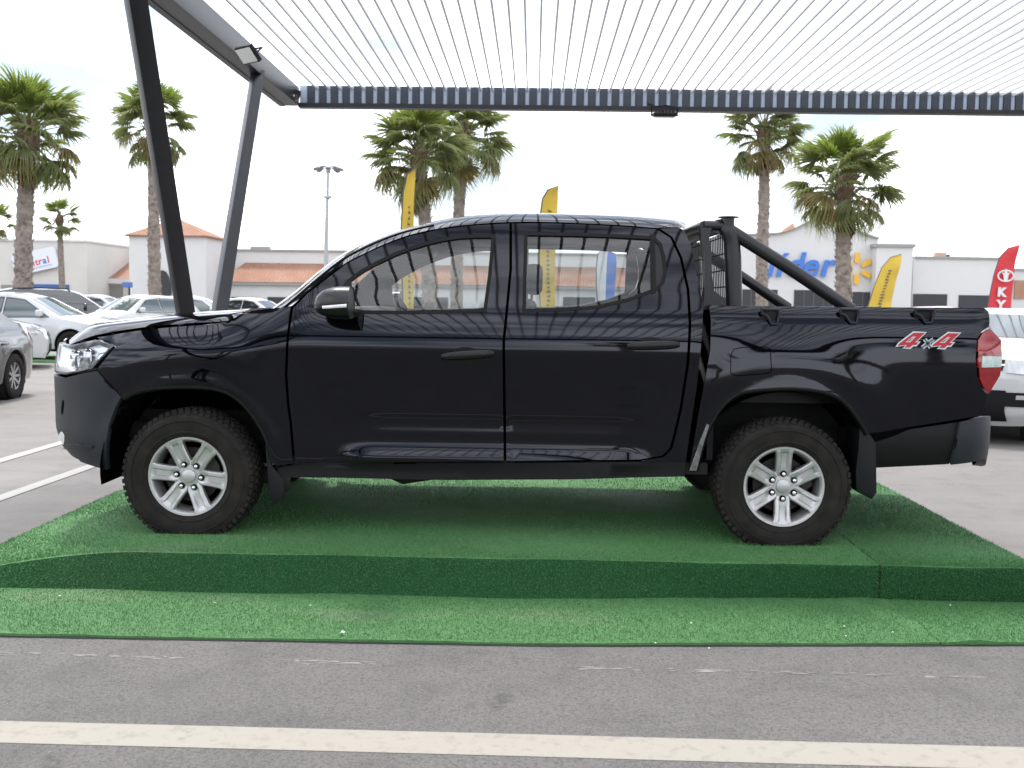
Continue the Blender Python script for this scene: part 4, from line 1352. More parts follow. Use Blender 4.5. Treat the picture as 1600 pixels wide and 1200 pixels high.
        for wx in s['wx']:
            wr = s['wr']
            wh = empty('wheel', (wx, side * (W0 - .11), wr), 0, t)
            if side > 0: wh.rotation_euler = (0, 0, math.pi)
            if not hasattr(make_car, 'tyre'):
                b_ = MB(); b_.lathe([(.60, -.10), (.66, -.115), (.9, -.12), (.98, -.10), (1.0, -.05), (1.0, .07), (.97, .1), (.6, .1)], 30); make_car.tyre = b_.mesh('tyre', M_TYRE, smooth=50)
                b_ = MB(); b_.lathe([(.63, -.10), (.60, -.085), (.57, .05), (.2, .06)], 30)
                for k_ in range(9):
                    a = 2 * math.pi * k_ / 9
                    b_.beam((.1 * math.cos(a), -.06, .1 * math.sin(a)), (.60 * math.cos(a), -.075, .60 * math.sin(a)), .11, .04, up=(0, 1, 0))
                b_.lathe([(.001, -.085), (.13, -.085), (.16, -.05)], 16); make_car.rim = b_.mesh('rim', M_CRIM, smooth=35)
            Sc = Matrix.Diagonal((wr, 1, wr, 1))
            inst('tyre', make_car.tyre, wh, Sc); inst('rim', make_car.rim, wh, Sc)
            mb = MB(); mb.lathe([(wr * 1.16, -.09), (wr * 1.16, .3), (.0, .3)], 20); q_ = mb.build('wheel_well', M_DARK, t, smooth=40); q_.location = (wx, side * (W0 - .11), wr); 
            if side > 0: q_.rotation_euler = (0, 0, math.pi)
    # dark lower grille and underside
    mb = MB(); mb.grid(strip_pts(.45 if style != 'pickup' else .9, 1.6 if style != 'pickup' else 1.35, -.62, .62, .012, 5, 8)); mb.build('lower_grille', M_BLACK, t, smooth=True)
    mb = MB(); mb.grid(strip_pts(2.15, 2.75, -.55, .55, .010, 5, 8)); mb.build('grille', M_BLACK, t, smooth=True)
    if style == 'crossover':
        for side in (-1, 1):
            mb = MB(); mb.grid(strip_pts(1.15, 1.55, .62 * side, .95 * side, .014, 6, 6)); mb.build('fog_light_surround', M_BLACK, t, smooth=True)
            mb = MB(); mb.grid(strip_pts(1.36, 1.48, .76 * side, .88 * side, .022, 4, 4)); mb.build('fog_light', M_CLAMP, t, smooth=True)
        mb = MB(); mb.grid(strip_pts(2.42, 2.5, -.56, .56, .018, 3, 8)); mb.build('grille_bar', M_CHROME, t, smooth=True)
    mb = MB(); mb.span((xa + .35, -W0 + .12, .18), (xb - .3, W0 - .12, .42)); mb.build('underbody', M_DARK, t)
    return t
def gpos(px, Y): 
    p = at(px, 480, Y); return (p.x, Y, 0)
c = make_car('white sedan with bright windows parked behind the pickup bonnet', 'sedan', WHITE_P, gpos(44, 24.0), R(180), M_CGL)
c.location.z = .035
mb = MB(); q0 = at_ground(-60, 566); mb.span((-15.5, 22.6, 0.0), (-8.3, 25.4, .03)); tag(mb.build('display_platform', M_TURF), 'low green turf platform under the white sedan at left', 'platform')
make_car('dark grey sedan showing its tail and rear wheel at left edge', 'sedan', GREY_P, (-8.14, 13.19, 0), R(94), M_CGLD)
make_car('white hatchback whose nose shows beside the grey sedan tail', 'hatch', WHITE_P, (at(66, 545, 21.0).x - 1.95, 20.6, 0), R(203), M_CGLD)
make_car('dark grey sport utility car with black roof rails behind white sedan', 'suv', DGREY_P, gpos(92, 34), R(205), M_CGLD, True)
make_car('white hatchback seen from the front just left of the dark post', 'hatch', WHITE_P, gpos(218, 33), R(62), M_CGL)
make_car('white hatchback between the two slanted posts', 'hatch', WHITE_P, gpos(305, 36), R(190), M_CGL)
make_car('white sedan right of the slanted posts above the bonnet', 'sedan', WHITE_P, gpos(400, 41), R(165), M_CGLD)
make_car('black hatchback parked far left behind the other cars', 'hatch', DGREY_P, gpos(18, 44), R(170), M_CGLD)
make_car('white hatchback parked far back below the tile lean-to', 'hatch', WHITE_P, gpos(158, 46), R(175), M_CGLD)
make_car('red hatchback roof just showing above the pickup bed', 'hatch', RED_P, gpos(1478, 40), R(180), M_CGLD)
make_car('white car facing the camera just right of the black tailgate', 'crossover', WHITE_P, (5.95, 13.3, 0), R(56), M_CGL)
# ================================================================== the black pickup
TY, TZ = 6.44, 0.218
truck = empty('pickup_truck', (0, TY, TZ))
tag(truck, 'glossy black double cab pickup standing on the green platform', 'pickup')

SHUT = [(118, 536), (150, 525), (200, 516), (250, 510), (300, 506), (340, 504), (362, 501)]
def loc_at(px, py, y):
    p = at(px, py, TY + y); return (p.x, p.z - TZ)
_sx = [loc_at(p[0], p[1], -.80) for p in SHUT]
_zsf = pchip([p[0] for p in _sx] + [-1.2], [p[1] for p in _sx] + [_sx[-1][1] + .06])
def zshut(x):
    return _zsf(x)
FW = loc_at(292, 747, -.93); RW = loc_at(1226, 760, -.93)
WZ = (FW[1] + RW[1]) / 2
prof_door = pchip([.27, .36, .46, .58, .70, .82, .92, 1.00, 1.05, 1.10, 1.16, 1.21, 1.25, 1.30, 1.40, 1.50, 1.60, 1.68, 1.76, 1.86],
                  [.850, .866, .872, .874, .880, .891, .900, .906, .901, .892, .878, .862, .846, .826, .788, .747, .702, .660, .605, .52])
prof_bed = pchip([.30, .42, .52, .62, .74, .88, 1.00, 1.08, 1.15, 1.20, 1.235, 1.27], [.850, .872, .886, .896, .906, .913, .912, .905, .893, .882, .868, .845])
XF0, XFT = -1.72, -2.865
def nose_x(z):
    return XFT + .05 * np.clip((z - .80) / .3, 0, 1) ** 2 + .10 * np.clip((.52 - z) / .2, 0, 1) ** 2
def flare(x, z, k=.022):
    w = 0
    for (cx, cz) in (FW, RW):
        r = np.hypot(x - cx, (z - WZ) * .97)
        w = w + k * np.exp(-((r - .475) / .075) ** 2) + .014 * np.exp(-((r - .62) / .12) ** 2)
    return w
def Wcab(x, z):
    x = np.asarray(x, float); z = np.asarray(z, float)
    w = prof_door(z) + .026 * np.exp(-((z - .395) / .055) ** 2) * smooth01((x + 1.15) / .3) * smooth01((.74 - x) / .3)
    w = w - .006 * np.exp(-((z - .60) / .028) ** 2) * smooth01((x + 1.05) / .3) * smooth01((.70 - x) / .3)
    f = 1 - smooth01((x + 1.80) / .62)              # front wing
    zs = zshut(x)
    t = np.clip((z - (zs - .20)) / .20, 0, 1.3)
    wf = np.minimum(prof_door(np.minimum(z, .98)), 1) - .105 * t ** 2.2
    w = w * (1 - f) + wf * f
    w = w + flare(x, z)
    nx = nose_x(z)
    tt = np.clip((XF0 - x) / (XF0 - nx), 0, .9995)
    return w * (1 - tt ** 3.2) ** (1 / 2.2)
def Wbed(x, z):
    x = np.asarray(x, float); z = np.asarray(z, float)
    t = np.clip((x - 2.28) / .34, 0, 1.2)
    return prof_bed(z) + flare(x, z) - .075 * t ** 2.5
def Wrb(x, z):                                       # rear bumper
    x = np.asarray(x, float); z = np.asarray(z, float)
    t = np.clip((x - 2.10) / .50, 0, .999)
    return (.905 - .05 * ((z - .58) / .2) ** 2) * (1 - t ** 4.0) ** (1 / 2.6)

def hit(px, py, Wf):
    """where the sight line through a picture point meets the truck's flank: (x, z) on that surface"""
    d = ray(px, py)
    ys = np.arange(-1.0, -.05, .002)
    Yw = TY + ys
    x = d[0] / d[1] * Yw; z = CAMZ + d[2] / d[1] * Yw - TZ
    g = -ys - Wf(x, z)                                # > 0 outside
    k = np.where(g <= 0)[0]
    i = k[0] if len(k) else int(np.argmin(g))
    return (float(x[i]), float(z[i]))
def pp(pts, Wf=Wcab):
    return [hit(p[0], p[1], Wf) for p in pts]

FARCH = [(427, 724), (419, 689), (405, 662), (388, 638), (367, 618), (340, 606), (299, 603), (251, 604), (212, 610), (192, 622)]
RARCH = [(1357, 678), (1347, 660), (1330, 636), (1310, 618), (1276, 608), (1229, 605), (1171, 609), (1148, 616), (1127, 634), (1111, 658), (1097, 691), (1086, 735)]
DITCH = [(456, 479), (480, 458), (507, 437), (540, 412), (573, 395), (606, 380), (640, 368), (680, 359), (723, 353), (760, 350), (797, 348)]
WING_R = [(455, 479), (453, 494), (448, 535), (446, 587), (449, 630), (453, 660), (458, 716), (459, 725)]
BLINE = [(797, 348), (797, 420), (790, 495), (786, 533), (787, 620), (788, 721)]
RLINE = [(1000, 719), (1035, 713), (1047, 701), (1053, 680), (1063, 637), (1073, 573), (1077, 507), (1074, 453), (1063, 403), (1048, 371), (1028, 357)]
CABR = [(1057, 353), (1070, 359), (1080, 383), (1090, 430), (1098, 467), (1100, 480), (1097, 533), (1090, 603), (1080, 670), (1073, 719)]

wing = chaikin([(152, 527), (200, 518), (250, 512), (300, 508), (340, 506), (362, 503), (378, 493), (394, 484), (425, 481), (454, 479)], 1) + WING_R + [(431, 729)] + chaikin(FARCH, 1) + [(172, 600), (151, 577), (166, 558), (181, 541), (170, 534)]
fdoor = WING_R[::-1][:-1]
fdoor = [(461, 724), (460, 716), (455, 660), (451, 630), (448, 587), (450, 535), (455, 494), (458, 480)] + DITCH[1:] + BLINE[1:] 
fwin = [(512, 490), (520, 470), (541, 438), (566, 420), (590, 407), (615, 395), (640, 385.5), (667, 377), (693, 371), (718, 367.5), (740, 366), (774, 366), (768, 430), (760, 488), (640, 491)]
rdoor = [(799, 348), (860, 348), (920, 350), (967, 352.5), (1026, 357)] + RLINE[::-1][1:] + [(900, 720), (790, 721), (789, 620), (788, 533), (792, 495), (799, 420)]
rwin = [(819, 362), (900, 363.5), (960, 365.5), (1022, 369), (1034, 380), (1040, 402), (1042, 425), (1038, 443), (1026, 455), (980, 472), (930, 483), (873, 487), (816, 488)]
corner_ = [(1030, 357)] + [(p[0] + 2, p[1]) for p in RLINE[::-1][1:]] + [(1000, 724), (1073, 722)] + CABR[::-1]
bed = [(1107, 478), (1200, 478.4), (1320, 479), (1450, 479.6), (1538, 480.5), (1545, 486), (1547, 500), (1546, 511), (1535, 518), (1527, 530), (1525, 560), (1528, 590), (1535, 606), (1543, 617), (1539, 633), (1532, 650), (1480, 659), (1420, 668), (1380, 675)] + chaikin(RARCH, 1) + [(1075, 736), (1085, 680), (1100, 600), (1109, 545), (1110, 500)]
fuel = [(1141, 556), (1146, 545), (1160, 542), (1196, 541), (1204, 545), (1206, 580), (1201, 584), (1150, 588), (1141, 583)]

def ring(poly, d): return inset(poly, d)
def door(name, poly, win, side, hx, split=None):
    d = side_panel(name, pp(poly), Wcab, M_PAINT, truck, side, holes=[pp(win)], gap=.004, thick=.03)
    wl = pp(win)
    side_panel('window_seal', ring(wl, .001), Wcab, M_RUB, d, side, holes=[ring(wl, .019)], thick=.016, off=.003, step=.03)
    gl = ring(wl, .017)
    side_panel('window_pane', gl, Wcab, M_GLASS, d, side, thick=0, off=-.008, step=.05)
    side_panel('inner_frame', pp(poly), Wcab, M_HLIN2, d, side, holes=[inset(wl, -.004)], gap=.02, off=-.036, thick=0, step=.06)
    if name == 'rear_door':
        side_panel('window_divider', pp([(1015, 366), (1023, 366.5), (1025, 458), (1017, 461)]), Wcab, M_RUB, d, side, off=.001, thick=.01, step=.03)
        side_panel('quarter_pane', pp([(1023, 368), (1033, 379), (1039, 402), (1041, 425), (1037, 443), (1025, 455)]), Wcab, M_BLACKG, d, side, off=-.004, thick=.005, step=.03)
    # weatherstrip and inner trim panel below the glass line
    zs_ = [p[1] for p in wl]; xs_ = [p[0] for p in wl]
    lp = pp(poly)
    zmin = min(p[1] for p in lp) + .03; zbelt = min(zs_) - .004
    xm0 = min(p[0] for p in lp if p[1] < zbelt) + .06; xm1 = max(p[0] for p in lp if p[1] < zbelt) - .06
    side_panel('door_trim', [(xm0, zmin), (xm1, zmin), (xm1, zbelt - (.0 if name == 'front_door' else .0)), (xm0, zbelt)], Wcab, M_TRIMIN, d, side, thick=.02, off=-.085, step=.08)
    # pull handle over a dished recess
    hz = None
    x0, z0 = hit(hx[0], hx[1], Wcab); x1, z1 = hit(hx[2], hx[3], Wcab)
    n = 14; rows = []
    for i in range(n + 1):
        f = i / n
        x = x0 + (x1 - x0) * f; z = z0 + (z1 - z0) * f
        b = math.sin(math.pi * min(max(f, .0), 1)) ** .45
        hgt = .014 + .012 * b; outw = .014 + .024 * b
        w = float(Wcab(x, z))
        row = []
        for k in range(10):
            a = 2 * math.pi * k / 10
            row.append((x, side * (w + outw * .55 + math.cos(a) * (.010 + .006 * b)), z + math.sin(a) * hgt))
        rows.append(row)
    mb = MB(); mb.grid(rows, close=True); mb.add(rows[0], [tuple(range(10))]); mb.add(rows[-1], [tuple(range(10))])
    h = mb.build('door_handle', M_BLACKG, d, smooth=50)
    cx, cz = x0 + (x1 - x0) * .46, (z0 + z1) / 2 + .012
    el = [(cx + .072 * math.cos(a), cz + .030 * math.sin(a)) for a in np.linspace(0, 2 * math.pi, 22, endpoint=False)]
    side_panel('handle_recess', el, Wcab, M_RUB, d, side, thick=.0, off=.0025, step=.02)
    el = [(cx + .052 * math.cos(a), cz - .036 + .012 * math.sin(a)) for a in np.linspace(math.pi, 2 * math.pi, 10)]
    return d
M_HLIN2 = mat('door_frame_lining', (.035, .037, .037), .9, spec=.2)
M_TRIMIN = mat('grey_door_trim', (.030, .030, .033), .7)
M_BLACKG = mat('satin_black', (.006, .006, .007), .3, spec=.35)
M_CLOTH = mat('seat_cloth', (.028, .028, .031), .9, noise=(40, (.04, .04, .043), .4, .6))
M_HLIN = mat('grey_headlining', (.12, .12, .115), .95)
M_LAMPIN = mat('lamp_reflector', (.82, .83, .85), .22, metal=.55)
M_LAMPGL = glass_mat('lamp_cover', (.95, .96, .97), 1.45)
M_TLAMP = mat('tail_lamp_red', (.36, .006, .012), .10, coat=1.0, noise=(30, (.25, .004, .008), .4, .6))
M_TLAMPW = mat('tail_lamp_clear', (.45, .55, .52), .12, coat=1.0, noise=(60, (.62, .70, .68), .4, .6))
M_LINER = mat('wheel_liner', (.0025, .0025, .0025), 1.0, spec=.05)
M_DRED = mat('decal_red', (.52, .018, .035), .35)
M_DWHITE = mat('decal_white', (.72, .73, .76), .35)
M_DSLATE = mat('decal_slate', (.10, .15, .19), .35)
M_DUST = mat('dusty_arch_edge', (.10, .10, .10), .5, noise=(14, (.28, .27, .26), .4, .7))

for side in (-1, 1):
    side_panel('front_wing', pp(wing), Wcab, M_PAINT, truck, side, gap=.003, thick=.025)
    door('front_door', fdoor, fwin, side, (690, 557, 772, 552))
    door('rear_door', rdoor, rwin, side, (980, 541, 1062, 538))
    side_panel('cab_corner', pp(corner_), Wcab, M_PAINT, truck, side, gap=.004, thick=.03)
    b_ = side_panel('bed_side', pp(bed, Wbed), Wbed, M_PAINT, truck, side, holes=[pp(fuel, Wbed)] if side < 0 else [], gap=.003, thick=.04)
    if side < 0:
        side_panel('fuel_flap', pp(fuel, Wbed), Wbed, M_PAINT, b_, side, gap=.0045, thick=.02, off=-.001)
    # black inner shell seen in the shut lines
    inner = pp([(440, 500), (452, 482), (500, 489), (800, 489), (1096, 489), (1092, 600), (1074, 722), (462, 722), (440, 600)])
    side_panel('inner_shell', inner, Wcab, M_LINER, truck, side, off=-.045, thick=0, step=.1)
    # pillars behind the shut lines above the belt
    for (xa, xb, yt, yb, xc, xd) in ((776, 816, 352, 492, 762, 815),):
        side_panel('centre_pillar', pp([(xa, yt), (xb, yt), (xd, yb), (xc, yb)]), Wcab, M_LINER, truck, side, off=-.05, thick=.05, step=.06)
    side_panel('rear_pillar', pp([(1040, 372), (1066, 366), (1094, 488), (1000, 488), (1036, 458), (1044, 425)]), Wcab, M_LINER, truck, side, off=-.05, thick=.05, step=.06)
    # sill
    side_panel('sill', pp([(433, 731), (460, 727), (788, 724), (1000, 722), (1072, 722), (1070, 745), (900, 749), (700, 750), (438, 746)]), lambda x, z: Wcab(x, np.maximum(z, .33)) - .012, M_BLACK, truck, side, thick=.12, step=.06)
    # wing liners
    for (cx, cz), arch in ((FW, FARCH), (RW, RARCH)):
        mb = MB()
        rows = []
        for a in np.linspace(R(2), R(189 if cx < 0 else 174), 30):
            rr = .505 if cx < 0 else .50
            rows.append([(cx + rr * math.cos(a), side * y, WZ + .012 + rr * .98 * math.sin(a)) for y in (.85, .60, .40)])
        mb.grid(rows)
        mb.build('wheel_liner', M_LINER, truck, smooth=True)
        mb = MB(); mb.add([(cx + .5 * math.cos(a), side * .42, WZ + .5 * math.sin(a)) for a in np.linspace(R(0), R(178), 24)], [tuple(range(24))]); mb.build('liner_wall', M_LINER, truck)
    # moulded arch lips
    def lip(arch, Wf, nm, mm, wd=.020):
        a = chaikin(pp(arch, Wf), 2)
        rows = []
        for i, p in enumerate(a):
            q = a[min(i + 1, len(a) - 1)]; r = a[max(i - 1, 0)]
            t_ = np.array([q[0] - r[0], q[1] - r[1]]); t_ /= np.linalg.norm(t_)
            nn = np.array([t_[1], -t_[0]])
            c0_ = np.array([FW[0] if p[0] < 0 else RW[0], WZ])
            if nn @ (c0_ - np.array(p)) < 0: nn = -nn
            w = float(Wf(p[0], p[1]))
            rows.append([(p[0] - nn[0] * .002, side * (w + .003), p[1] - nn[1] * .002), (p[0] + nn[0] * wd * .5, side * (w + .004), p[1] + nn[1] * wd * .5), (p[0] + nn[0] * wd, side * (w - .012), p[1] + nn[1] * wd), (p[0] + nn[0] * wd * .9, side * (w - .07), p[1] + nn[1] * wd * .9)])
        mb = MB(); mb.grid(rows); return mb.build(nm, mm, truck, smooth=True)
    lip(FARCH, Wcab, 'arch_lip', M_BLACKG)
    lip(RARCH, Wbed, 'arch_lip', M_BLACKG)
    # pale, scuffed stone guard at the front foot of the rear arch
    side_panel('stone_guard', pp([(1088, 735), (1099, 692), (1108, 664), (1104, 662), (1092, 692), (1077, 735)], Wbed), Wbed, M_DUST, truck, side, off=.006, thick=.006, step=.02)

    # ---- front bumper, headlight, grille
    bum = [(101, 590), (130, 583), (150, 579), (190, 621)] + [(181, 638), (171, 665), (167, 700), (168, 734)]
    bl = pp(bum)
    zlow = bl[-1][1]
    fr_ = []
    for z in np.linspace(zlow + .045, bl[0][1], 14):
        fr_.append((float(nose_x(z)) + .0012, float(z)))
    poly = bl + [(bl[-1][0] - .22, zlow + .02), (-2.55, zlow + .03)] + fr_
    xs = np.concatenate([np.linspace(-2.0, -2.6, 14), XFT + .25 * (1 - np.linspace(0, 1, 26)) ** 2 + .004])
    o_ = side_panel('front_bumper', poly, Wcab, M_BUMP, truck, side, gap=.002, off=.010, thick=.03, xs=xs, step=.04)
    # fog lamp pod low on the bumper nose
    for (cx_, cz_, rr_, mm_, nm_, of_) in ((-2.775, .512, .050, M_LAMPIN, 'fog_lamp', .020), ):
        el = chaikin(pp([(94, 677), (98, 673), (103, 684), (102, 699), (98, 706), (94, 700)]), 1, True)
        side_panel(nm_, el, Wcab, mm_, o_, side, off=.012, thick=.01, step=.015)
    _c = hit(99, 636, Wcab); el = [(_c[0] + .012 * math.cos(a) + .010 * math.sin(a), _c[1] + .045 * math.sin(a)) for a in np.linspace(0, 2 * math.pi, 14, endpoint=False)]
    side_panel('intake_slot', el, Wcab, M_LINER, o_, side, off=.012, thick=.004, step=.015)
    side_panel('bumper_crease', pp([(99, 694), (120, 693), (146, 696), (146, 700), (120, 699), (99, 700)]), Wcab, M_BUMP, o_, side, off=.022, thick=.014, step=.02)
    hl = pp([(103, 586), (125, 581), (145, 576), (160, 559), (179, 540), (150, 530), (114, 538)])
    zt_, zb2 = hl[-1][1], hl[0][1]
    nose_h = [(float(nose_x(z)) + .010, float(z)) for z in np.linspace(zt_ - .003, zb2 + .003, 6)]
    xs2 = np.concatenate([np.linspace(-2.2, -2.6, 10), XFT + .3 * (1 - np.linspace(0, 1, 20)) ** 2 + .02])
    hlp = hl + nose_h
    hd = side_panel('headlight', hlp, Wcab, M_LAMPGL, truck, side, gap=.003, off=.002, thick=0, xs=xs2, step=.03)
    side_panel('lamp_housing', hlp, Wcab, M_LAMPIN, hd, side, gap=.004, off=-.05, thick=0, xs=xs2, step=.03)
    side_panel('lamp_bezel', hlp, Wcab, M_BLACKG, hd, side, holes=[inset(hlp, .012)], gap=.002, off=.001, thick=.05, xs=xs2, step=.03)
    # projector bowls and the separate indicator
    for (px_, py_, r_) in ((118, 562, .052), (138, 558, .044)):
        cxz = hit(px_, py_, Wcab); w = float(Wcab(*cxz))
        mb = MB(); mb.lathe([(r_ * 1.1, -.03), (r_, -.01), (r_ * .7, .03), (.002, .05)], 18); q_ = mb.build('reflector_bowl', M_CHROME, hd, smooth=True); q_.location = (cxz[0] + .01, side * (w - .035), cxz[1]); q_.rotation_euler = (0, 0, R(-40) if side < 0 else R(220))
    side_panel('indicator_bezel', pp([(148, 570), (152, 553), (172, 548), (160, 562)]), Wcab, M_BLACKG, hd, side, off=-.020, thick=.02, step=.02)
    side_panel('indicator', inset(pp([(148, 570), (152, 553), (172, 548), (160, 562)]), .007), Wcab, M_LAMPIN, hd, side, off=-.014, thick=.01, step=.02)
    for k_, (pa_, pb_) in enumerate((((110, 546), (112, 584)), ((128, 540), (132, 578)))):
        a_, b2 = hit(*pa_, Wcab), hit(*pb_, Wcab)
        mb = MB(); mb.beam((a_[0] + .02, side * (float(Wcab(*a_)) - .03), a_[1]), (b2[0] + .02, side * (float(Wcab(*b2)) - .03), b2[1]), .012, .02, up=(0, 1, 0)); mb.build('lamp_divider', M_BLACKG, hd)
    # ---- tail lamp
    tl = [(1546, 513), (1536, 519), (1528, 531), (1526, 560), (1529, 590), (1536, 605), (1544, 616), (1553, 588), (1554.5, 560), (1553.5, 530)]
    th = pp(tl[:7], Wbed)
    xe = max(p[0] for p in th) + .06
    zt2 = [p[1] for p in th]
    tp = th + [(xe - .005, min(zt2) + .10), (xe, (max(zt2) + min(zt2)) / 2), (xe - .004, max(zt2) - .06)]
    tld = side_panel('tail_lamp', tp, lambda x, z: Wbed(x, z) + .012 * np.exp(-((np.asarray(z) - (max(zt2) + min(zt2)) / 2) / .12) ** 2), M_TLAMP, truck, side, off=.004, thick=.06, step=.02, gap=.001)
    zw0, zw1 = hit(1540, 574, Wbed)[1], hit(1540, 556, Wbed)[1]
    xw = hit(1532, 565, Wbed)[0]
    side_panel('reversing_lamp', [(xw, zw0), (xe - .004, zw0 + .003), (xe - .003, zw1 - .002), (xw + .002, zw1)], lambda x, z: Wbed(x, z) + .012, M_TLAMPW, tld, side, off=.007, thick=.004, step=.02)
    # ---- rear bumper: forward valance and wrap-round corner
    va = pp([(1367, 693), (1400, 682), (1422, 672), (1500, 660), (1496, 685), (1485, 726), (1450, 728), (1367, 732)], Wrb)
    side_panel('bumper_valance', va, Wrb, M_BLACK, truck, side, off=-.022, thick=.03)
    rc = pp([(1500, 659), (1532, 651.5), (1545, 655), (1552, 666), (1552, 696), (1545, 710), (1520, 719), (1485, 726), (1496, 685)], Wrb)
    xe2 = 2.598
    zz = [p[1] for p in rc]
    rcp = rc[:2] + [(2.60, rc[1][1] - .002), (2.66, rc[2][1]), (2.70, rc[3][1] - .01), (xe2, rc[3][1] - .05), (xe2, rc[4][1]), (2.69, rc[5][1] - .01), (2.60, rc[6][1] - .005)] + rc[6:]
    rcp = [rc[0], rc[1]] + [(max(rc[1][0] + .03, 2.49), rc[1][1] - .003), (2.56, rc[2][1] - .01), (xe2 - .008, rc[3][1] - .03), (xe2, rc[3][1] - .06), (xe2 - .002, rc[4][1]), (2.56, rc[5][1] - .01), (2.46, rc[6][1])] + rc[7:]
    side_panel('rear_bumper', rcp, Wrb, M_BUMP, truck, side, off=.004, thick=.05, xs=np.concatenate([np.linspace(2.1, 2.47, 10), 2.598 - .13 * (1 - np.linspace(0, 1, 10)) ** 2 - .002]), step=.035)
    # ---- mud flaps
    fl_ = [(417, 687), (427, 724), (432, 731), (447, 748), (446, 775), (429, 787), (424, 768), (421, 735)]
    fp = [loc_at(p[0], p[1], -.84) for p in fl_]
    mb = MB(); mb.prism(fp, side * .885, side * .865); mb.build('mud_flap', M_BLACK, truck, bevel=.004)
    mb = MB(); q0_, q1_ = loc_at(434, 735, -.86), loc_at(446, 776, -.86)
    mb.span((q0_[0], side * .62, q1_[1]), (q0_[0] + .014, side * .868, q0_[1])); mb.build('mud_flap', M_BLACK, truck, bevel=.003)
    fl_ = [(1340, 668), (1357, 678), (1366, 692), (1367, 768), (1359, 779), (1335, 766), (1334, 735), (1338, 700)]
    fp = [loc_at(p[0], p[1], -.86) for p in fl_]
    mb = MB(); mb.prism(fp, side * .895, side * .64); mb.build('mud_flap', M_BLACK, truck, bevel=.008)
    # ---- rope hooks along the bed rail
    for (hx0, hy0, hx1, hy1) in ((1188, 482, 1217, 508), (1310, 482, 1341, 506), (1426, 482, 1458, 506)):
        a_ = hit(hx0, hy0, Wbed); b2 = hit(hx1, hy1, Wbed)
        w = float(Wbed(a_[0], a_[1] - .03)) + .018
        x0_, z1_, x1_, z0_ = a_[0], a_[1], b2[0], b2[1]
        wd = x1_ - x0_
        path = [(x0_, z1_ - .004), (x1_ - wd * .05, z1_ - .004), (x1_, z1_ - .022), (x1_ - wd * .12, z0_ + .006), (x1_ - wd * .42, z0_ + .004), (x0_ + wd * .28, z1_ - .036), (x0_ + wd * .02, z1_ - .026), (x0_, z1_ - .004)]
        mb = MB(); mb.tube([(p[0], side * (w + .004), p[1]) for p in path], .0085, 8, cap=True)
        hk = mb.build('rope_hook', M_BUMP, truck, smooth=50)
        mb = MB(); mb.span((x0_ + .004, side * (w - .03), z0_ + .004), (x1_ - .006, side * (w - .010), z1_ - .006)); mb.build('hook_base', M_BLACK, hk, bevel=.004)

# ---- decal 4x4
cxz = hit(1452, 541, Wbed)
for side in (-1,):
    w = float(Wbed(*cxz)) 
    dec = empty('decal', (cxz[0], -(w + .0025), cxz[1]), 0, truck)
    dec['label'] = 'red and white slanted 4x4 decal on the rear bed side'
    def poly_part(nm, pts, m, y):
        mb = MB(); mb.prism(pts, -y, -y + .0012); return mb.build(nm, m, dec)
    def four(ox, s=1.0):
        """slanted figure four: outer outline and its hole, in metres"""
        sh = .55
        h, wd = .070 * s, .104 * s
        def P(u, v): return (ox + u * wd + v * h * sh, v * h)
        outer = [P(0, .0), P(.02, .16), P(.42, 1.0), P(.98, 1.0), P(.78, .28), P(.95, .28), P(.90, .08), P(.73, .08), P(.68, -.12), P(.40, -.12), P(.46, .08)]
        return outer, [P(.28, .28), P(.53, .28), P(.64, .72), P(.50, .72)]
    def plate(nm, outer, hole, m, y):
        pts = outer + hole
        e_ = [(i, (i + 1) % len(outer)) for i in range(len(outer))] + [(len(outer) + i, len(outer) + (i + 1) % len(hole)) for i in range(len(hole))]
        r = delaunay_2d_cdt([Vector(p) for p in pts], e_, [], 0, 1e-7)
        V = np.array([tuple(p) for p in r[0]]); T = np.array(r[2]); c_ = V[T].mean(1)
        k_ = inpoly(c_, outer) & ~inpoly(c_, hole)
        mb = MB(); mb.add([(v[0], -y, v[1]) for v in V], [tuple(t_) for t_ in T[k_]]); return mb.build(nm, m, dec)
    for ox in (-.168, .012):
        o1, h1 = four(ox)
        plate('figure_outline', inset(o1, -.0075), inset(h1, .006), M_DWHITE, .0006)
        plate('figure', o1, h1, M_DRED, .0016)
    X_ = -.034; Z_ = -.002
    def xs_(pts, m, y): 
        mb = MB(); mb.add([(X_ + p[0], -y, Z_ + p[1]) for p in pts], [tuple(range(len(pts)))]); mb.build('small_cross', m, dec)
    for (a_, b_) in (((-.005, -.006), (.052, .040)), ((.006, .040), (.040, -.006))):
        d_ = np.array(b_) - np.array(a_); d_ /= np.linalg.norm(d_); n_ = np.array([-d_[1], d_[0]])
        for (hw_, m_, y_) in ((.010, M_DWHITE, .0021), (.0055, M_DSLATE, .0026)):
            xs_([tuple(np.array(a_) - n_ * hw_), tuple(np.array(b_) - n_ * hw_), tuple(np.array(b_) + n_ * hw_), tuple(np.array(a_) + n_ * hw_)], m_, y_)

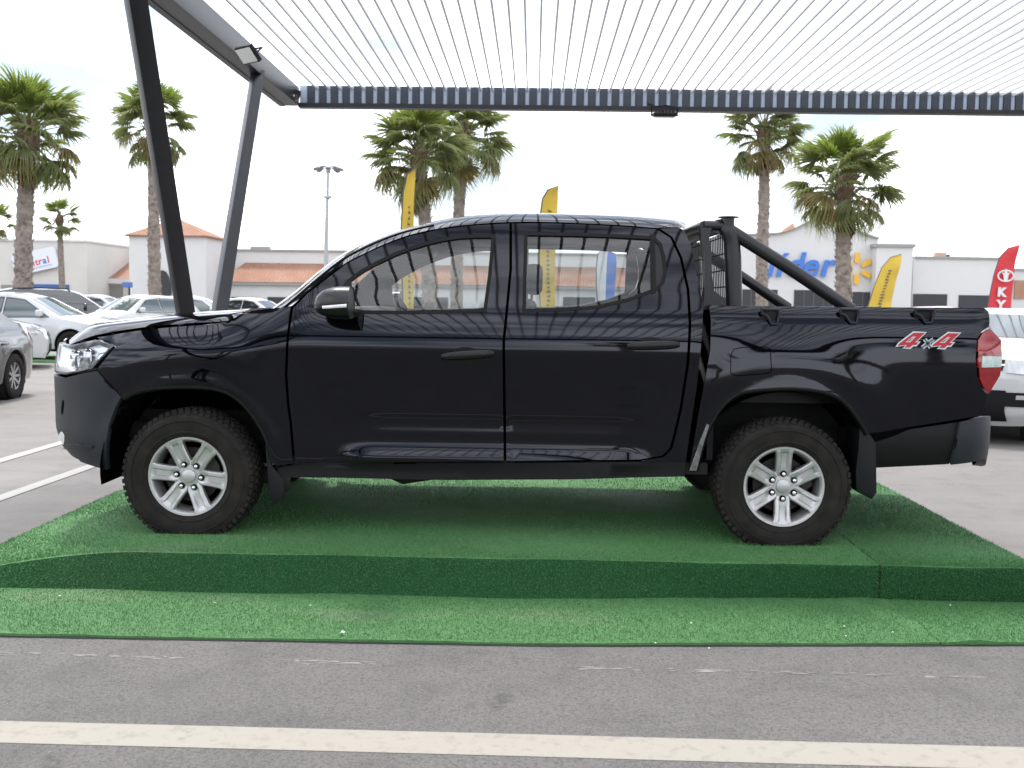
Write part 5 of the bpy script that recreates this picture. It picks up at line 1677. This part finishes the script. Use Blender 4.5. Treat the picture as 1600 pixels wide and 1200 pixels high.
# ---- bonnet, cowl, windscreen, roof: one family of crowned surfaces between the flanks
def crowned(edge, centre, nv=25, Wf=Wcab, p=2.3, v0=-1, v1=1, lift=0.0):
    E = [hit(a[0], a[1], Wf) for a in edge]
    rows = []
    for (ex, ez), c_ in zip(E, centre):
        w = float(Wf(ex, ez))
        cx_, cz_ = loc_at(c_[0], c_[1], 0.0)
        rows.append([(cx_ + (ex - cx_) * abs(v) ** 2.0, v * w, cz_ + lift + (ez - cz_) * abs(v) ** p) for v in np.linspace(v0, v1, nv)])
    return rows
def densify(pts, k=5):
    P_ = [np.array(p, float) for p in pts]; out = []
    for i in range(len(P_) - 1):
        p0 = P_[max(i - 1, 0)]; p1 = P_[i]; p2 = P_[i + 1]; p3 = P_[min(i + 2, len(P_) - 1)]
        for j in range(k):
            t = j / k
            out.append(tuple(.5 * ((2 * p1) + (-p0 + p2) * t + (2 * p0 - 5 * p1 + 4 * p2 - p3) * t * t + (-p0 + 3 * p1 - 3 * p2 + p3) * t ** 3)))
    out.append(tuple(P_[-1])); return out
h_edge = [(109, 538.5), (128, 531), (150, 523.5), (200, 514.5), (250, 508.5), (300, 504.5), (340, 502.5), (361, 499.5), (377, 490), (393, 481.5)]
h_cent = [(138, 526), (149, 515), (168, 504), (212, 497), (262, 491.5), (310, 487.5), (348, 485), (372, 483.5), (392, 482), (412, 481)]
rows = crowned(densify(h_edge, 4), densify(h_cent, 4), 61, p=8.0)
mb = MB(); mb.grid(rows)
nose_row = rows[0]
mb.grid([[(p[0] + .012, p[1] * .99, p[2] - .03) for p in nose_row], nose_row])
mb.build('bonnet', M_PAINT, truck, smooth=60)
g_edge = [(394, 482), (425, 480), (456, 478)]; g_cent = [(412, 483.5), (424, 483), (436, 482)]
mb = MB(); mb.grid(crowned(g_edge, g_cent, 21, lift=-.012)); mb.build('cowl_panel', M_BLACK, truck, smooth=True)
t_edge = [(456, 478), (480, 457), (507, 436), (540, 411), (573, 394), (606, 379), (640, 367), (680, 358), (723, 352), (793, 347), (860, 347), (967, 351.5), (1027, 356), (1057, 353), (1070, 359)]
t_cent = [(432, 481), (470, 456), (505, 428), (540, 402.5), (573, 384.5), (606, 371.5), (640, 361.5), (680, 352.8), (735, 344.5), (820, 340), (880, 340.5), (967, 343), (1027, 347), (1050, 350.5), (1062, 357)]
TE, TC = densify(t_edge, 4), densify(t_cent, 4)
NWS = 4 * 7 + 1
rows = crowned(TE, TC, 41, p=4.6)
ws = [r[3:38] for r in rows[:NWS]]
mb = MB(); mb.grid([[(p[0], p[1], p[2] - .004) for p in r] for r in ws]); mb.build('windscreen', M_GLASS, truck, smooth=True)
for sl_ in (slice(0, 4), slice(37, 41)):
    mb = MB(); mb.grid([r[sl_] for r in rows[:NWS]])
    y_in = 3 if sl_.start == 0 else 37
    mb.grid([[r[y_in], (r[y_in][0] + .03, r[y_in][1], r[y_in][2] - .045)] for r in rows[:NWS]])
    mb.build('screen_pillar', M_PAINT, truck, smooth=60)
    mb = MB(); mb.grid([[(p[0] + .02, p[1] * .985, p[2] - .03) for p in r[sl_]] for r in rows[:NWS]]); mb.build('pillar_lining', M_HLIN2, truck, smooth=True)
mb = MB(); mb.grid(rows[NWS - 2:]); rf = mb.build('roof', M_PAINT, truck, smooth=60)
mb = MB(); mb.grid([[(p[0], p[1] * .97, p[2] - .045) for p in r] for r in rows[NWS - 2:]]); mb.build('headlining', M_HLIN, truck, smooth=True)
# rubber strip along the windscreen edge
for k_ in (2, 38):
    mb = MB(); mb.tube([(r[k_][0] - .002, r[k_][1], r[k_][2] + .001) for r in rows[:NWS]], .006, 6); mb.build('screen_trim', M_RUB, truck, smooth=True)
# header bar between windscreen and headlining
hr = rows[NWS - 2][2:39]
mb = MB(); mb.grid([[(p[0] - .02, p[1], p[2] - .006) for p in hr], [(p[0] + .05, p[1], p[2] - .05) for p in hr]]); mb.build('header_rail', M_LINER, truck)
# ---- back of the cab with its window
c_t, c_b = hit(1070, 360, Wcab), hit(1100, 482, Wcab)
wt, wb = float(Wcab(*c_t)) - .01, float(Wcab(*c_b)) - .01
def back(u, v):                                     # u across -1..1, v up 0..1
    x = c_b[0] + (c_t[0] - c_b[0]) * v - .012 - .03 * (1 - u * u) * 0
    return (x, u * (wb + (wt - wb) * v), c_b[1] + (c_t[1] - c_b[1]) * v)
mb = MB()
us = [-1, -.74, .74, 1]; vs_ = [0, .24, .86, 1.0]
for i in range(3):
    for j in range(3):
        if i == 1 and j == 1: continue
        mb.add([back(us[i], vs_[j]), back(us[i + 1], vs_[j]), back(us[i + 1], vs_[j + 1]), back(us[i], vs_[j + 1])], [(0, 1, 2, 3)])
mb.add([(c_b[0] - .014, -wb, c_b[1]), (c_b[0] - .014, wb, c_b[1]), (c_b[0] - .10, .84, .40), (c_b[0] - .10, -.84, .40)], [(0, 1, 2, 3)])
mb.build('cab_back', M_PAINT, truck)
mb = MB(); mb.add([back(-.74, .24), back(.74, .24), back(.74, .86), back(-.74, .86)], [(0, 1, 2, 3)]); mb.build('rear_screen', M_GLASS, truck)

# ---- nose between the headlights
mb = MB()
zz_ = np.linspace(.86, 1.0, 8)
def nose_at(y, z, d):
    w_ = float(Wcab(-1.9, z)); nx_ = float(nose_x(z))
    return XF0 - (XF0 - nx_) * max(1 - (abs(y) / w_) ** 2.2, 0) ** (1 / 3.2) + d
mb.grid([[(nose_at(y, z, .05), y, z) for y in np.linspace(-.36, .36, 13)] for z in zz_])
gr_ = mb.build('grille', M_LINER, truck, smooth=True)
for k_ in range(4):
    z = .875 + k_ * .038
    mb = MB(); mb.tube([(nose_at(y, z, .04), y, z) for y in np.linspace(-.34, .34, 13)], .009, 6); mb.build('grille_bar', M_CHROME, gr_, smooth=True)
mb = MB(); mb.grid([[(nose_at(y, z, .006), y, z) for y in np.linspace(-.2, .2, 7)] for z in np.linspace(.44, .86, 8)]); mb.build('bumper_centre', M_BUMP, truck, smooth=True)

# ---- door mirrors
for side in (-1, 1):
    a_ = hit(517, 470, Wcab); w = float(Wcab(*a_))
    m0, m1 = loc_at(489, 445, -1.06), loc_at(547, 500, -1.06)
    cx_, cz_ = (m0[0] + m1[0]) / 2, (m0[1] + m1[1]) / 2
    hx_, hz_ = (m1[0] - m0[0]) / 2, (m0[1] - m1[1]) / 2
    mir = empty('door_mirror', (cx_, side * 1.02, cz_), 0, truck)
    rows_ = []
    # housing: bulbous forward, cut flat towards the glass at the rear
    for i in range(13):
        f = i / 12
        x = -hx_ + 2 * hx_ * f
        g = (1 - (1 - f) ** 2.6) ** .5 if f < 1 else 1
        g = max(g, .05)
        row = []
        for k_ in range(20):
            a = 2 * math.pi * k_ / 20
            cs, sn_ = math.cos(a), math.sin(a)
            e_ = .72
            yy = math.copysign(abs(cs) ** e_, cs) * .105 * (g ** .8)
            zz2 = math.copysign(abs(sn_) ** e_, sn_) * hz_ * (g * (1 - .06 * f) if sn_ > 0 else g ** .8 * (.98 - .05 * f))
            row.append((x, yy, zz2 + (1 - g) * (-.012)))
        rows_.append(row)
    n_split = 0
    mb = MB(); mb.grid(rows_, close=True); mb.add(rows_[0], [tuple(range(20))]); mb.add([(p[0] - .004, p[1] * .93, p[2] * .93) for p in rows_[-1]], [tuple(range(20))])
    mb.grid([rows_[-1], [(p[0] - .004, p[1] * .93, p[2] * .93) for p in rows_[-1]]], close=True)
    mb.build('housing', M_MIRR if 'M_MIRR' in globals() else mat('mirror_housing', (.022, .022, .022), .3), mir, smooth=55)
    # indicator strip and lower half
    st = []
    for f in np.linspace(.30, .97, 9):
        g = (1 - (1 - f) ** 2.6) ** .5
        x = -hx_ + 2 * hx_ * f
        st.append([(x, side * (.105 * g ** .8 + .004), -hz_ * .02 - .004 - .018 * (1 - f)), (x, side * (.105 * g ** .8 + .007), -hz_ * .12 - .018 * (1 - f)), (x, side * (.105 * g ** .8 + .003), -hz_ * .26 - .014 * (1 - f))])
    mb = MB(); mb.grid(st); mb.build('indicator_strip', M_LAMPIN, mir, smooth=True)
    lo_ = []
    for f in np.linspace(.04, 1, 14):
        g = max((1 - (1 - f) ** 2.6) ** .5, .05)
        x = -hx_ + 2 * hx_ * f
        lo_.append([(x, math.copysign(abs(math.cos(a)) ** .72, math.cos(a)) * (.105 * g ** .8 + .003), -abs(math.sin(a)) ** .72 * (hz_ * g ** .8 * (.98 - .05 * f) + .003) - (hz_ * .34 if abs(math.sin(a)) < .3 else 0)) for a in np.linspace(math.pi, 2 * math.pi, 11)])
    mb = MB(); mb.grid(lo_); mb.build('lower_shell', M_BLACKG, mir, smooth=50)
    mb = MB(); mb.add([(hx_ - .008, math.copysign(abs(math.cos(a)) ** .72, math.cos(a)) * .094, math.copysign(abs(math.sin(a)) ** .72, math.sin(a)) * hz_ * .86) for a in np.linspace(0, 2 * math.pi, 20, endpoint=False)], [tuple(range(20))]); mb.build('mirror_glass', M_CHROME, mir)
    mb = MB(); mb.beam((0.03, -side * .06, -hz_ * .62), (.06, -side * (1.02 - w + .015), -hz_ * .72), .12, .035, up=(0, 0, 1)); mb.build('arm', M_BLACK, mir, bevel=.010)
    side_panel('mirror_sail', pp([(510, 489), (520, 468), (541, 440), (549, 440), (548, 489)]), Wcab, M_BLACK, mir, side, off=.004, thick=.02, step=.03).location = (-cx_, -side * 1.02, -cz_)

# ---- load bed
XT = hit(1546, 500, Wbed)[0]
bx0 = hit(1112, 500, Wbed)[0]; bz1 = hit(1300, 482, Wbed)[1]
mb = MB()
mb.span((bx0, -.70, .72), (XT - .06, .70, .76))
mb.build('bed_floor', M_BLACK, truck)
for side in (-1, 1):
    mb = MB(); mb.span((bx0, side * .70, .72), (XT - .06, side * .715, bz1 - .004)); mb.build('bed_liner', M_BLACK, truck)
    mb = MB(); 
    tr_ = [(x, float(Wbed(x, bz1))) for x in np.linspace(bx0 + .003, XT - .02, 24)]
    mb.grid([[(x, side * (w - .006), bz1 - .001), (x, side * (w - .02), bz1 + .008), (x, side * .72, bz1 + .006), (x, side * .70, bz1 - .02)] for x, w in tr_]); mb.build('bed_rail_cap', M_BLACK, truck, smooth=40)
mb = MB(); mb.span((bx0 - .002, -.86, .42), (bx0 + .03, .86, bz1 - .005)); mb.build('bed_headboard', M_PAINT, truck)
mb = MB(); mb.span((XT - .055, -.77, .60), (XT - .008, .77, bz1 - .002)); tg = mb.build('tailgate', M_PAINT, truck, bevel=.012)
mb = MB(); mb.box((XT, 0, 1.02), (.02, .22, .07)); mb.build('tailgate_handle', M_BLACK, tg, bevel=.008)
mb = MB(); mb.span((2.36, -.55, .47), (2.56, .55, .62)); mb.build('bumper_step', M_BUMP, truck, bevel=.02)

# ---- sport bar with headboard mesh
M_BAR = mat('sport_bar_black', (.010, .011, .013), .38, noise=(3, (.018, .018, .02), .4, .7), bump=(220, .15, .001))
sb = empty('sport_bar', (0, 0, 0), 0, truck)
sb['label'] = 'matt black tubular sport bar with wire mesh behind the cab'
YB = .70
def L(px, py, side, y=YB): 
    p = loc_at(px, py, -y); return Vector((p[0], side * y, p[1]))
for side in (-1, 1):
    # broad rear leg, curving over into the cross tube
    pts = densify([L(1147, 484, side), L(1146, 440, side), L(1145, 400, side), L(1143, 376, side), L(1138, 360, side), L(1126, 353, side, YB - .04)], 3)
    mb = MB(); mb.tube(pts, [.046] * 7 + [.044] * (len(pts) - 7), 14); mb.build('rear_leg', M_BAR, sb, smooth=50)
    pts = densify([L(1106, 484, side), L(1107, 450, side), L(1106, 420, side), L(1105, 395, side), L(1101, 372, side), L(1103, 356, side)], 3)
    rows_ = []
    for i, p in enumerate(pts):
        f = i / (len(pts) - 1); wdt = .030 - .012 * math.sin(math.pi * f)
        p = Vector(p)
        rows_.append([(p.x - wdt, side * (YB + .02), p.z), (p.x + wdt, side * (YB + .02), p.z), (p.x + wdt, side * (YB - .05), p.z), (p.x - wdt, side * (YB - .05), p.z)])
    mb = MB(); mb.grid(rows_, close=True); mb.build('front_leg', M_BAR, sb, smooth=40)
    # web joining the two legs at the foot
    ft_ = [L(1104, 484, side), L(1150, 484, side), L(1140, 468, side), L(1128, 464, side), L(1116, 455, side), L(1110, 440, side), L(1104, 440, side)]
    mb = MB(); mb.prism([(p.x, p.z) for p in ft_], side * (YB + .012), side * (YB - .02)); mb.build('foot_web', M_BAR, sb)
    mb = MB(); mb.tube([L(1142, 361, side), L(1235, 420, side), L(1330, 484, side)], .036, 14); mb.build('diagonal_tube', M_BAR, sb, smooth=50)
    pl_ = L(1138, 341, side)
    mb = MB(); mb.tube([pl_ + Vector((0, 0, -.05)), pl_], .034, 12); mb.build('light_post', M_BAR, sb, smooth=40)
    mb = MB(); mb.lathe([(.001, .006), (.055, .005), (.058, 0), (.001, -.002)], 18, 'z'); o_ = mb.build('mount_plate', M_BAR, sb, smooth=30); o_.location = pl_ + Vector((0, 0, .003))
a_, b2 = L(1124, 354, -1), L(1124, 354, 1)
for (px_, py_, r_) in ((1124, 354, .040), (1100, 352, .024)):
    q = L(px_, py_, -1)
    mb = MB(); mb.tube([(q.x, -YB, q.z), (q.x, 0, q.z + .006), (q.x, YB, q.z)], r_, 14); mb.build('cross_tube', M_BAR, sb, smooth=50)
for side in (-1, 1):
    q, r_ = L(1100, 352, side), L(1128, 353, side)
    mb = MB(); mb.tube([q, r_], .026, 10); mb.build('top_tube', M_BAR, sb, smooth=50)
q0_, q1_ = L(1136, 362, -1), L(1140, 480, -1)
mm_ = MB()
for y in np.arange(-.66, .661, .055): mm_.tube([(q0_.x, y, q0_.z), (q1_.x, y, q1_.z)], .0042, 4)
for f in np.linspace(.05, .95, 5): mm_.tube([(q0_.x + (q1_.x - q0_.x) * f + .004, -.68, q0_.z + (q1_.z - q0_.z) * f), (q0_.x + (q1_.x - q0_.x) * f + .004, .68, q0_.z + (q1_.z - q0_.z) * f)], .0042, 4)
ms = mm_.build('wire_mesh', M_BAR, sb); ms['kind'] = 'stuff'

# ---- cabin
def seat(x, y, w, nm='front_seat'):
    s = empty(nm, (x, y, 0), 0, truck)
    mb = MB(); mb.box((0, 0, .70), (.50, w, .16)); mb.build('cushion', M_CLOTH, s, bevel=.05, seg=3)
    mb = MB(); mb.beam((.20, 0, .74), (.38, 0, 1.27), w, .13, up=(1, 0, 0), w2=w * .82, h2=.10); mb.build('backrest', M_CLOTH, s, bevel=.045, seg=3)
    return s
for y in (-.38, .38):
    s = seat(-.40, y, .50)
    mb = MB(); mb.box((.40, 0, 1.385), (.10, .26, .17)); mb.build('headrest', M_CLOTH, s, bevel=.04, seg=3)
    mb = MB()
    for d_ in (-.06, .06): mb.tube([(.385, d_, 1.25), (.395, d_, 1.36)], .007, 6)
    mb.build('headrest_posts', M_CHROME, s)
s = seat(.45, 0, 1.30, 'rear_bench')
for y in (-.40, .40):
    mb = MB(); mb.box((.39, y, 1.31), (.09, .26, .12)); mb.build('headrest', M_CLOTH, s, bevel=.035, seg=3)
mb = MB(); mb.prism([(-1.30, 1.17), (-1.05, 1.215), (-.90, 1.20), (-.84, 1.10), (-.88, .92), (-1.0, .75), (-1.35, .70)], -.76, .76); mb.build('dashboard', M_TRIMIN, truck, bevel=.02)
sw = empty('steering_wheel', (-.72, -.38, 1.10), 0, truck); sw.rotation_euler = (0, R(-24), 0)
mb = MB(); mb.tube([(0, .185 * math.cos(a), .185 * math.sin(a)) for a in np.linspace(0, 2 * math.pi, 25)], .016, 8); mb.build('rim', M_RUB, sw, smooth=True)
mb = MB(); mb.box((-.01, 0, 0), (.05, .14, .11)); mb.build('hub', M_TRIMIN, sw, bevel=.02)
mb = MB()
for a in (0, math.pi, -math.pi / 2): mb.beam((0, 0, 0), (0, .18 * math.cos(a), .18 * math.sin(a)), .035, .015, up=(1, 0, 0))
mb.build('spokes', M_TRIMIN, sw)
mb = MB(); mb.box((-.62, 0, 1.56), (.03, .22, .06)); mb.build('rear_view_mirror', M_BLACK, truck, bevel=.012)
mb = MB(); mb.span((-1.25, -.80, .42), (.90, .80, .50)); mb.build('cabin_floor', M_LINER, truck)
mb = MB(); mb.span((-1.36, -.78, .42), (-1.30, .78, 1.14)); mb.build('bulkhead', M_LINER, truck)

# ---- chassis
mb = MB(); mb.prism([(-2.4, .36), (-1.2, .36), (-.9, .30), (1.0, .30), (1.2, .44), (2.5, .44), (2.5, .54), (1.1, .56), (.9, .44), (-2.4, .48)], -.46, -.36); mb.build('chassis_rail', M_DARK, truck)
mb = MB(); mb.prism([(-2.4, .36), (-1.2, .36), (-.9, .30), (1.0, .30), (1.2, .44), (2.5, .44), (2.5, .54), (1.1, .56), (.9, .44), (-2.4, .48)], .36, .46); mb.build('chassis_rail', M_DARK, truck)
mb = MB(); mb.tube([(RW[0], -.66, WZ), (RW[0], .66, WZ)], .055, 12); mb.build('rear_axle', M_DARK, truck, smooth=40)
mb = MB(); mb.lathe([(0.001, -.15), (.10, -.13), (.14, 0), (.10, .13), (.001, .15)], 16); o_ = mb.build('differential', M_DARK, truck, smooth=40); o_.location = (RW[0], .05, WZ)
mb = MB(); mb.tube([(FW[0], -.66, WZ), (FW[0], .66, WZ)], .045, 10); mb.build('front_axle', M_DARK, truck, smooth=40)
mb = MB(); mb.span((-1.15, -.30, .27), (-.25, .30, .48)); mb.build('gearbox', M_DARK, truck, bevel=.05)
mb = MB(); mb.tube([(-.9, -.40, .27), (-.72, -.62, .26), (-.55, -.60, .29), (.4, -.50, .30), (1.0, -.48, .36)], [.03, .045, .05, .03, .03], 8); mb.build('exhaust', M_DARK, truck, smooth=40)
mb = MB(); mb.span((-1.3, -.86, .34), (.95, .86, .40)); mb.build('floor_pan', M_DARK, truck)
mb = MB(); mb.span((-2.4, -.44, .42), (-1.32, .44, .60)); mb.build('engine_bay', M_DARK, truck)
mb = MB(); mb.span((.97, -.44, .50), (2.4, .44, .70)); mb.build('bed_underside', M_DARK, truck)
mb = MB(); mb.prism([(-2.5, .50), (-2.25, .42), (-1.9, .40), (-1.9, .46), (-2.5, .58)], -.50, .50); mb.build('skid_plate', M_DARK, truck)
mb = MB(); mb.span((1.75, -.70, .40), (2.3, .10, .60)); mb.build('spare_wheel_well', M_DARK, truck, bevel=.08)
for side in (-1, 1):
    for k_, (x0_, x1_) in enumerate(((RW[0] - .75, RW[0] + .7),)):
        mb = MB(); mb.tube([(x0_, side * .52, .40), (RW[0], side * .52, WZ - .08), (x1_, side * .52, .46)], .022, 6); mb.build('leaf_spring', M_DARK, truck)

# ---- wheels
TR = .364
def tyre_mesh():
    mb = MB()
    mb.lathe([(.212, -.098), (.222, -.112), (.245, -.121), (.285, -.126), (.318, -.122), (.338, -.113), (.350, -.100), (.355, -.08), (.357, 0), (.355, .08), (.350, .10), (.318, .122), (.26, .122), (.214, .10)], 96)
    mb.lathe([(.300, -.1262), (.302, -.1285), (.308, -.1280), (.310, -.1250)], 96)
    mb.lathe([(.238, -.1205), (.240, -.1235), (.246, -.1240), (.248, -.1215)], 96)
    n = 60
    for k_ in range(n):                                     # shoulder lugs and tread blocks
        a = 2 * math.pi * k_ / n
        for (y, aw, ln, off_, r_) in ((-.098, .020, .036, 0, .3485), (-.048, .022, .036, .5, .3575), (0, .022, .036, 0, .358), (.048, .022, .036, .5, .3575), (.098, .020, .038, 0, .352)):
            aa = a + off_ * 2 * math.pi / n
            Mx = Matrix.Rotation(-aa, 3, 'Y')
            mb.box(Mx @ Vector((r_, y, 0)), (.016, ln, .023), Mx)
        if k_ % 2 == 0:
            Mx = Matrix.Rotation(-a, 3, 'Y')
            mb.box(Mx @ Vector((.336, -.1125, 0)), (.024, .007, .019), Mx)
    return mb.mesh('tyre', M_TYRE, smooth=35)
def rim_mesh():
    mb = MB()
    mb.lathe([(.214, -.100), (.2165, -.108), (.2145, -.113), (.204, -.112), (.196, -.104), (.190, -.085), (.182, -.05), (.180, .09), (.20, .10)], 72)
    for k_ in range(6):
        a = R(60 * k_)
        ca, sa = math.cos(a), math.sin(a)
        rows_ = []
        for (r_, wd, y, dp) in ((.045, .070, -.084, .002), (.078, .088, -.092, .004), (.11, .086, -.099, .010), (.15, .089, -.104, .013), (.178, .094, -.107, .011), (.190, .106, -.111, .004), (.205, .114, -.1105, .0)):
            sec = [(-.5, .030), (-.47, .006), (-.40, 0), (-.24, 0), (-.16, dp), (.16, dp), (.24, 0), (.40, 0), (.47, .006), (.5, .030)]
            rows_.append([(r_ * ca - u * wd * sa, y + dy, r_ * sa + u * wd * ca) for u, dy in sec])
        mb.grid(rows_)
    mb.lathe([(.001, -.086), (.070, -.086), (.086, -.083), (.092, -.066), (.094, -.03)], 36)
    return mb.mesh('rim', M_ALU, smooth=30)
me_r = rim_mesh()
def flat_tyre(spin):
    me = tyre_mesh()
    me.transform(Matrix.Rotation(R(-spin), 4, 'Y'))
    lim = -(WZ + TZ - PZ) + .002
    for v in me.vertices:
        if v.co.z < lim:
            v.co.y *= 1 + .10 * min(1, (lim - v.co.z) / .03)
            v.co.z = lim + (v.co.z - lim) * .06
    me.update()
    return me
mb = MB(); mb.lathe([(.001, -.101), (.030, -.1005), (.036, -.097), (.038, -.080)], 28); me_cap = mb.mesh('centre_cap', mat('cap_grey', (.50, .50, .50), .4, metal=.6), smooth=40)
mb = MB(); mb.lathe([(.001, -.104), (.007, -.103), (.0105, -.099), (.0105, -.080)], 12); mb.lathe([(.0165, -.0845), (.0165, -.078)], 12); me_nut = mb.mesh('lug_nut', M_CHROME, smooth=40)
mb = MB(); mb.lathe([(.0175, -.080), (.0175, -.0865), (.011, -.0868)], 16); me_pk = mb.mesh('nut_pocket', M_RUB)
mb = MB(); mb.lathe([(.05, .0), (.15, .0), (.15, .025), (.05, .025)], 36); me_disc = mb.mesh('brake_disc', M_RUST, smooth=30)
mb = MB(); mb.lathe([(.001, .0), (.184, .0)], 36); me_back = mb.mesh('backing_plate', M_LINER)
mb = MB(); mb.prism([(.10, -.07), (.155, -.055), (.165, .0), (.155, .055), (.10, .07)], -.03, .04); me_cal = mb.mesh('brake_caliper', M_RUST)
mb = MB(); mb.tube([(.186, -.095, 0), (.178, -.120, 0)], .004, 6); me_val = mb.mesh('valve', M_RUB)
for (cx, spin) in ((FW[0], -7), (RW[0], 30)):
    me_t = flat_tyre(spin)
    for side in (-1, 1):
        wh = empty('wheel', (cx, side * .805, WZ), 0 if side < 0 else math.pi, truck)
        Rt = Matrix.Rotation(R(-spin), 4, 'Y')
        inst('tyre', me_t, wh); inst('rim', me_r, wh, Rt)
        inst('centre_cap', me_cap, wh)
        for k_ in range(6):
            a = R(60 * k_ + spin + (30 if False else 0))
            Mt = Matrix.Translation((.067 * math.cos(a), -.006, .067 * math.sin(a)))
            inst('lug_nut', me_nut, wh, Mt); inst('nut_pocket', me_pk, wh, Mt)
        inst('brake_disc', me_disc, wh, Matrix.Translation((0, -.03, 0)))
        inst('brake_caliper', me_cal, wh, Matrix.Translation((0, -.03, 0)) @ Matrix.Rotation(R(-20), 4, 'Y'))
        inst('backing_plate', me_back, wh)
        inst('valve', me_val, wh, Rt @ Matrix.Rotation(R(75), 4, 'Y'))
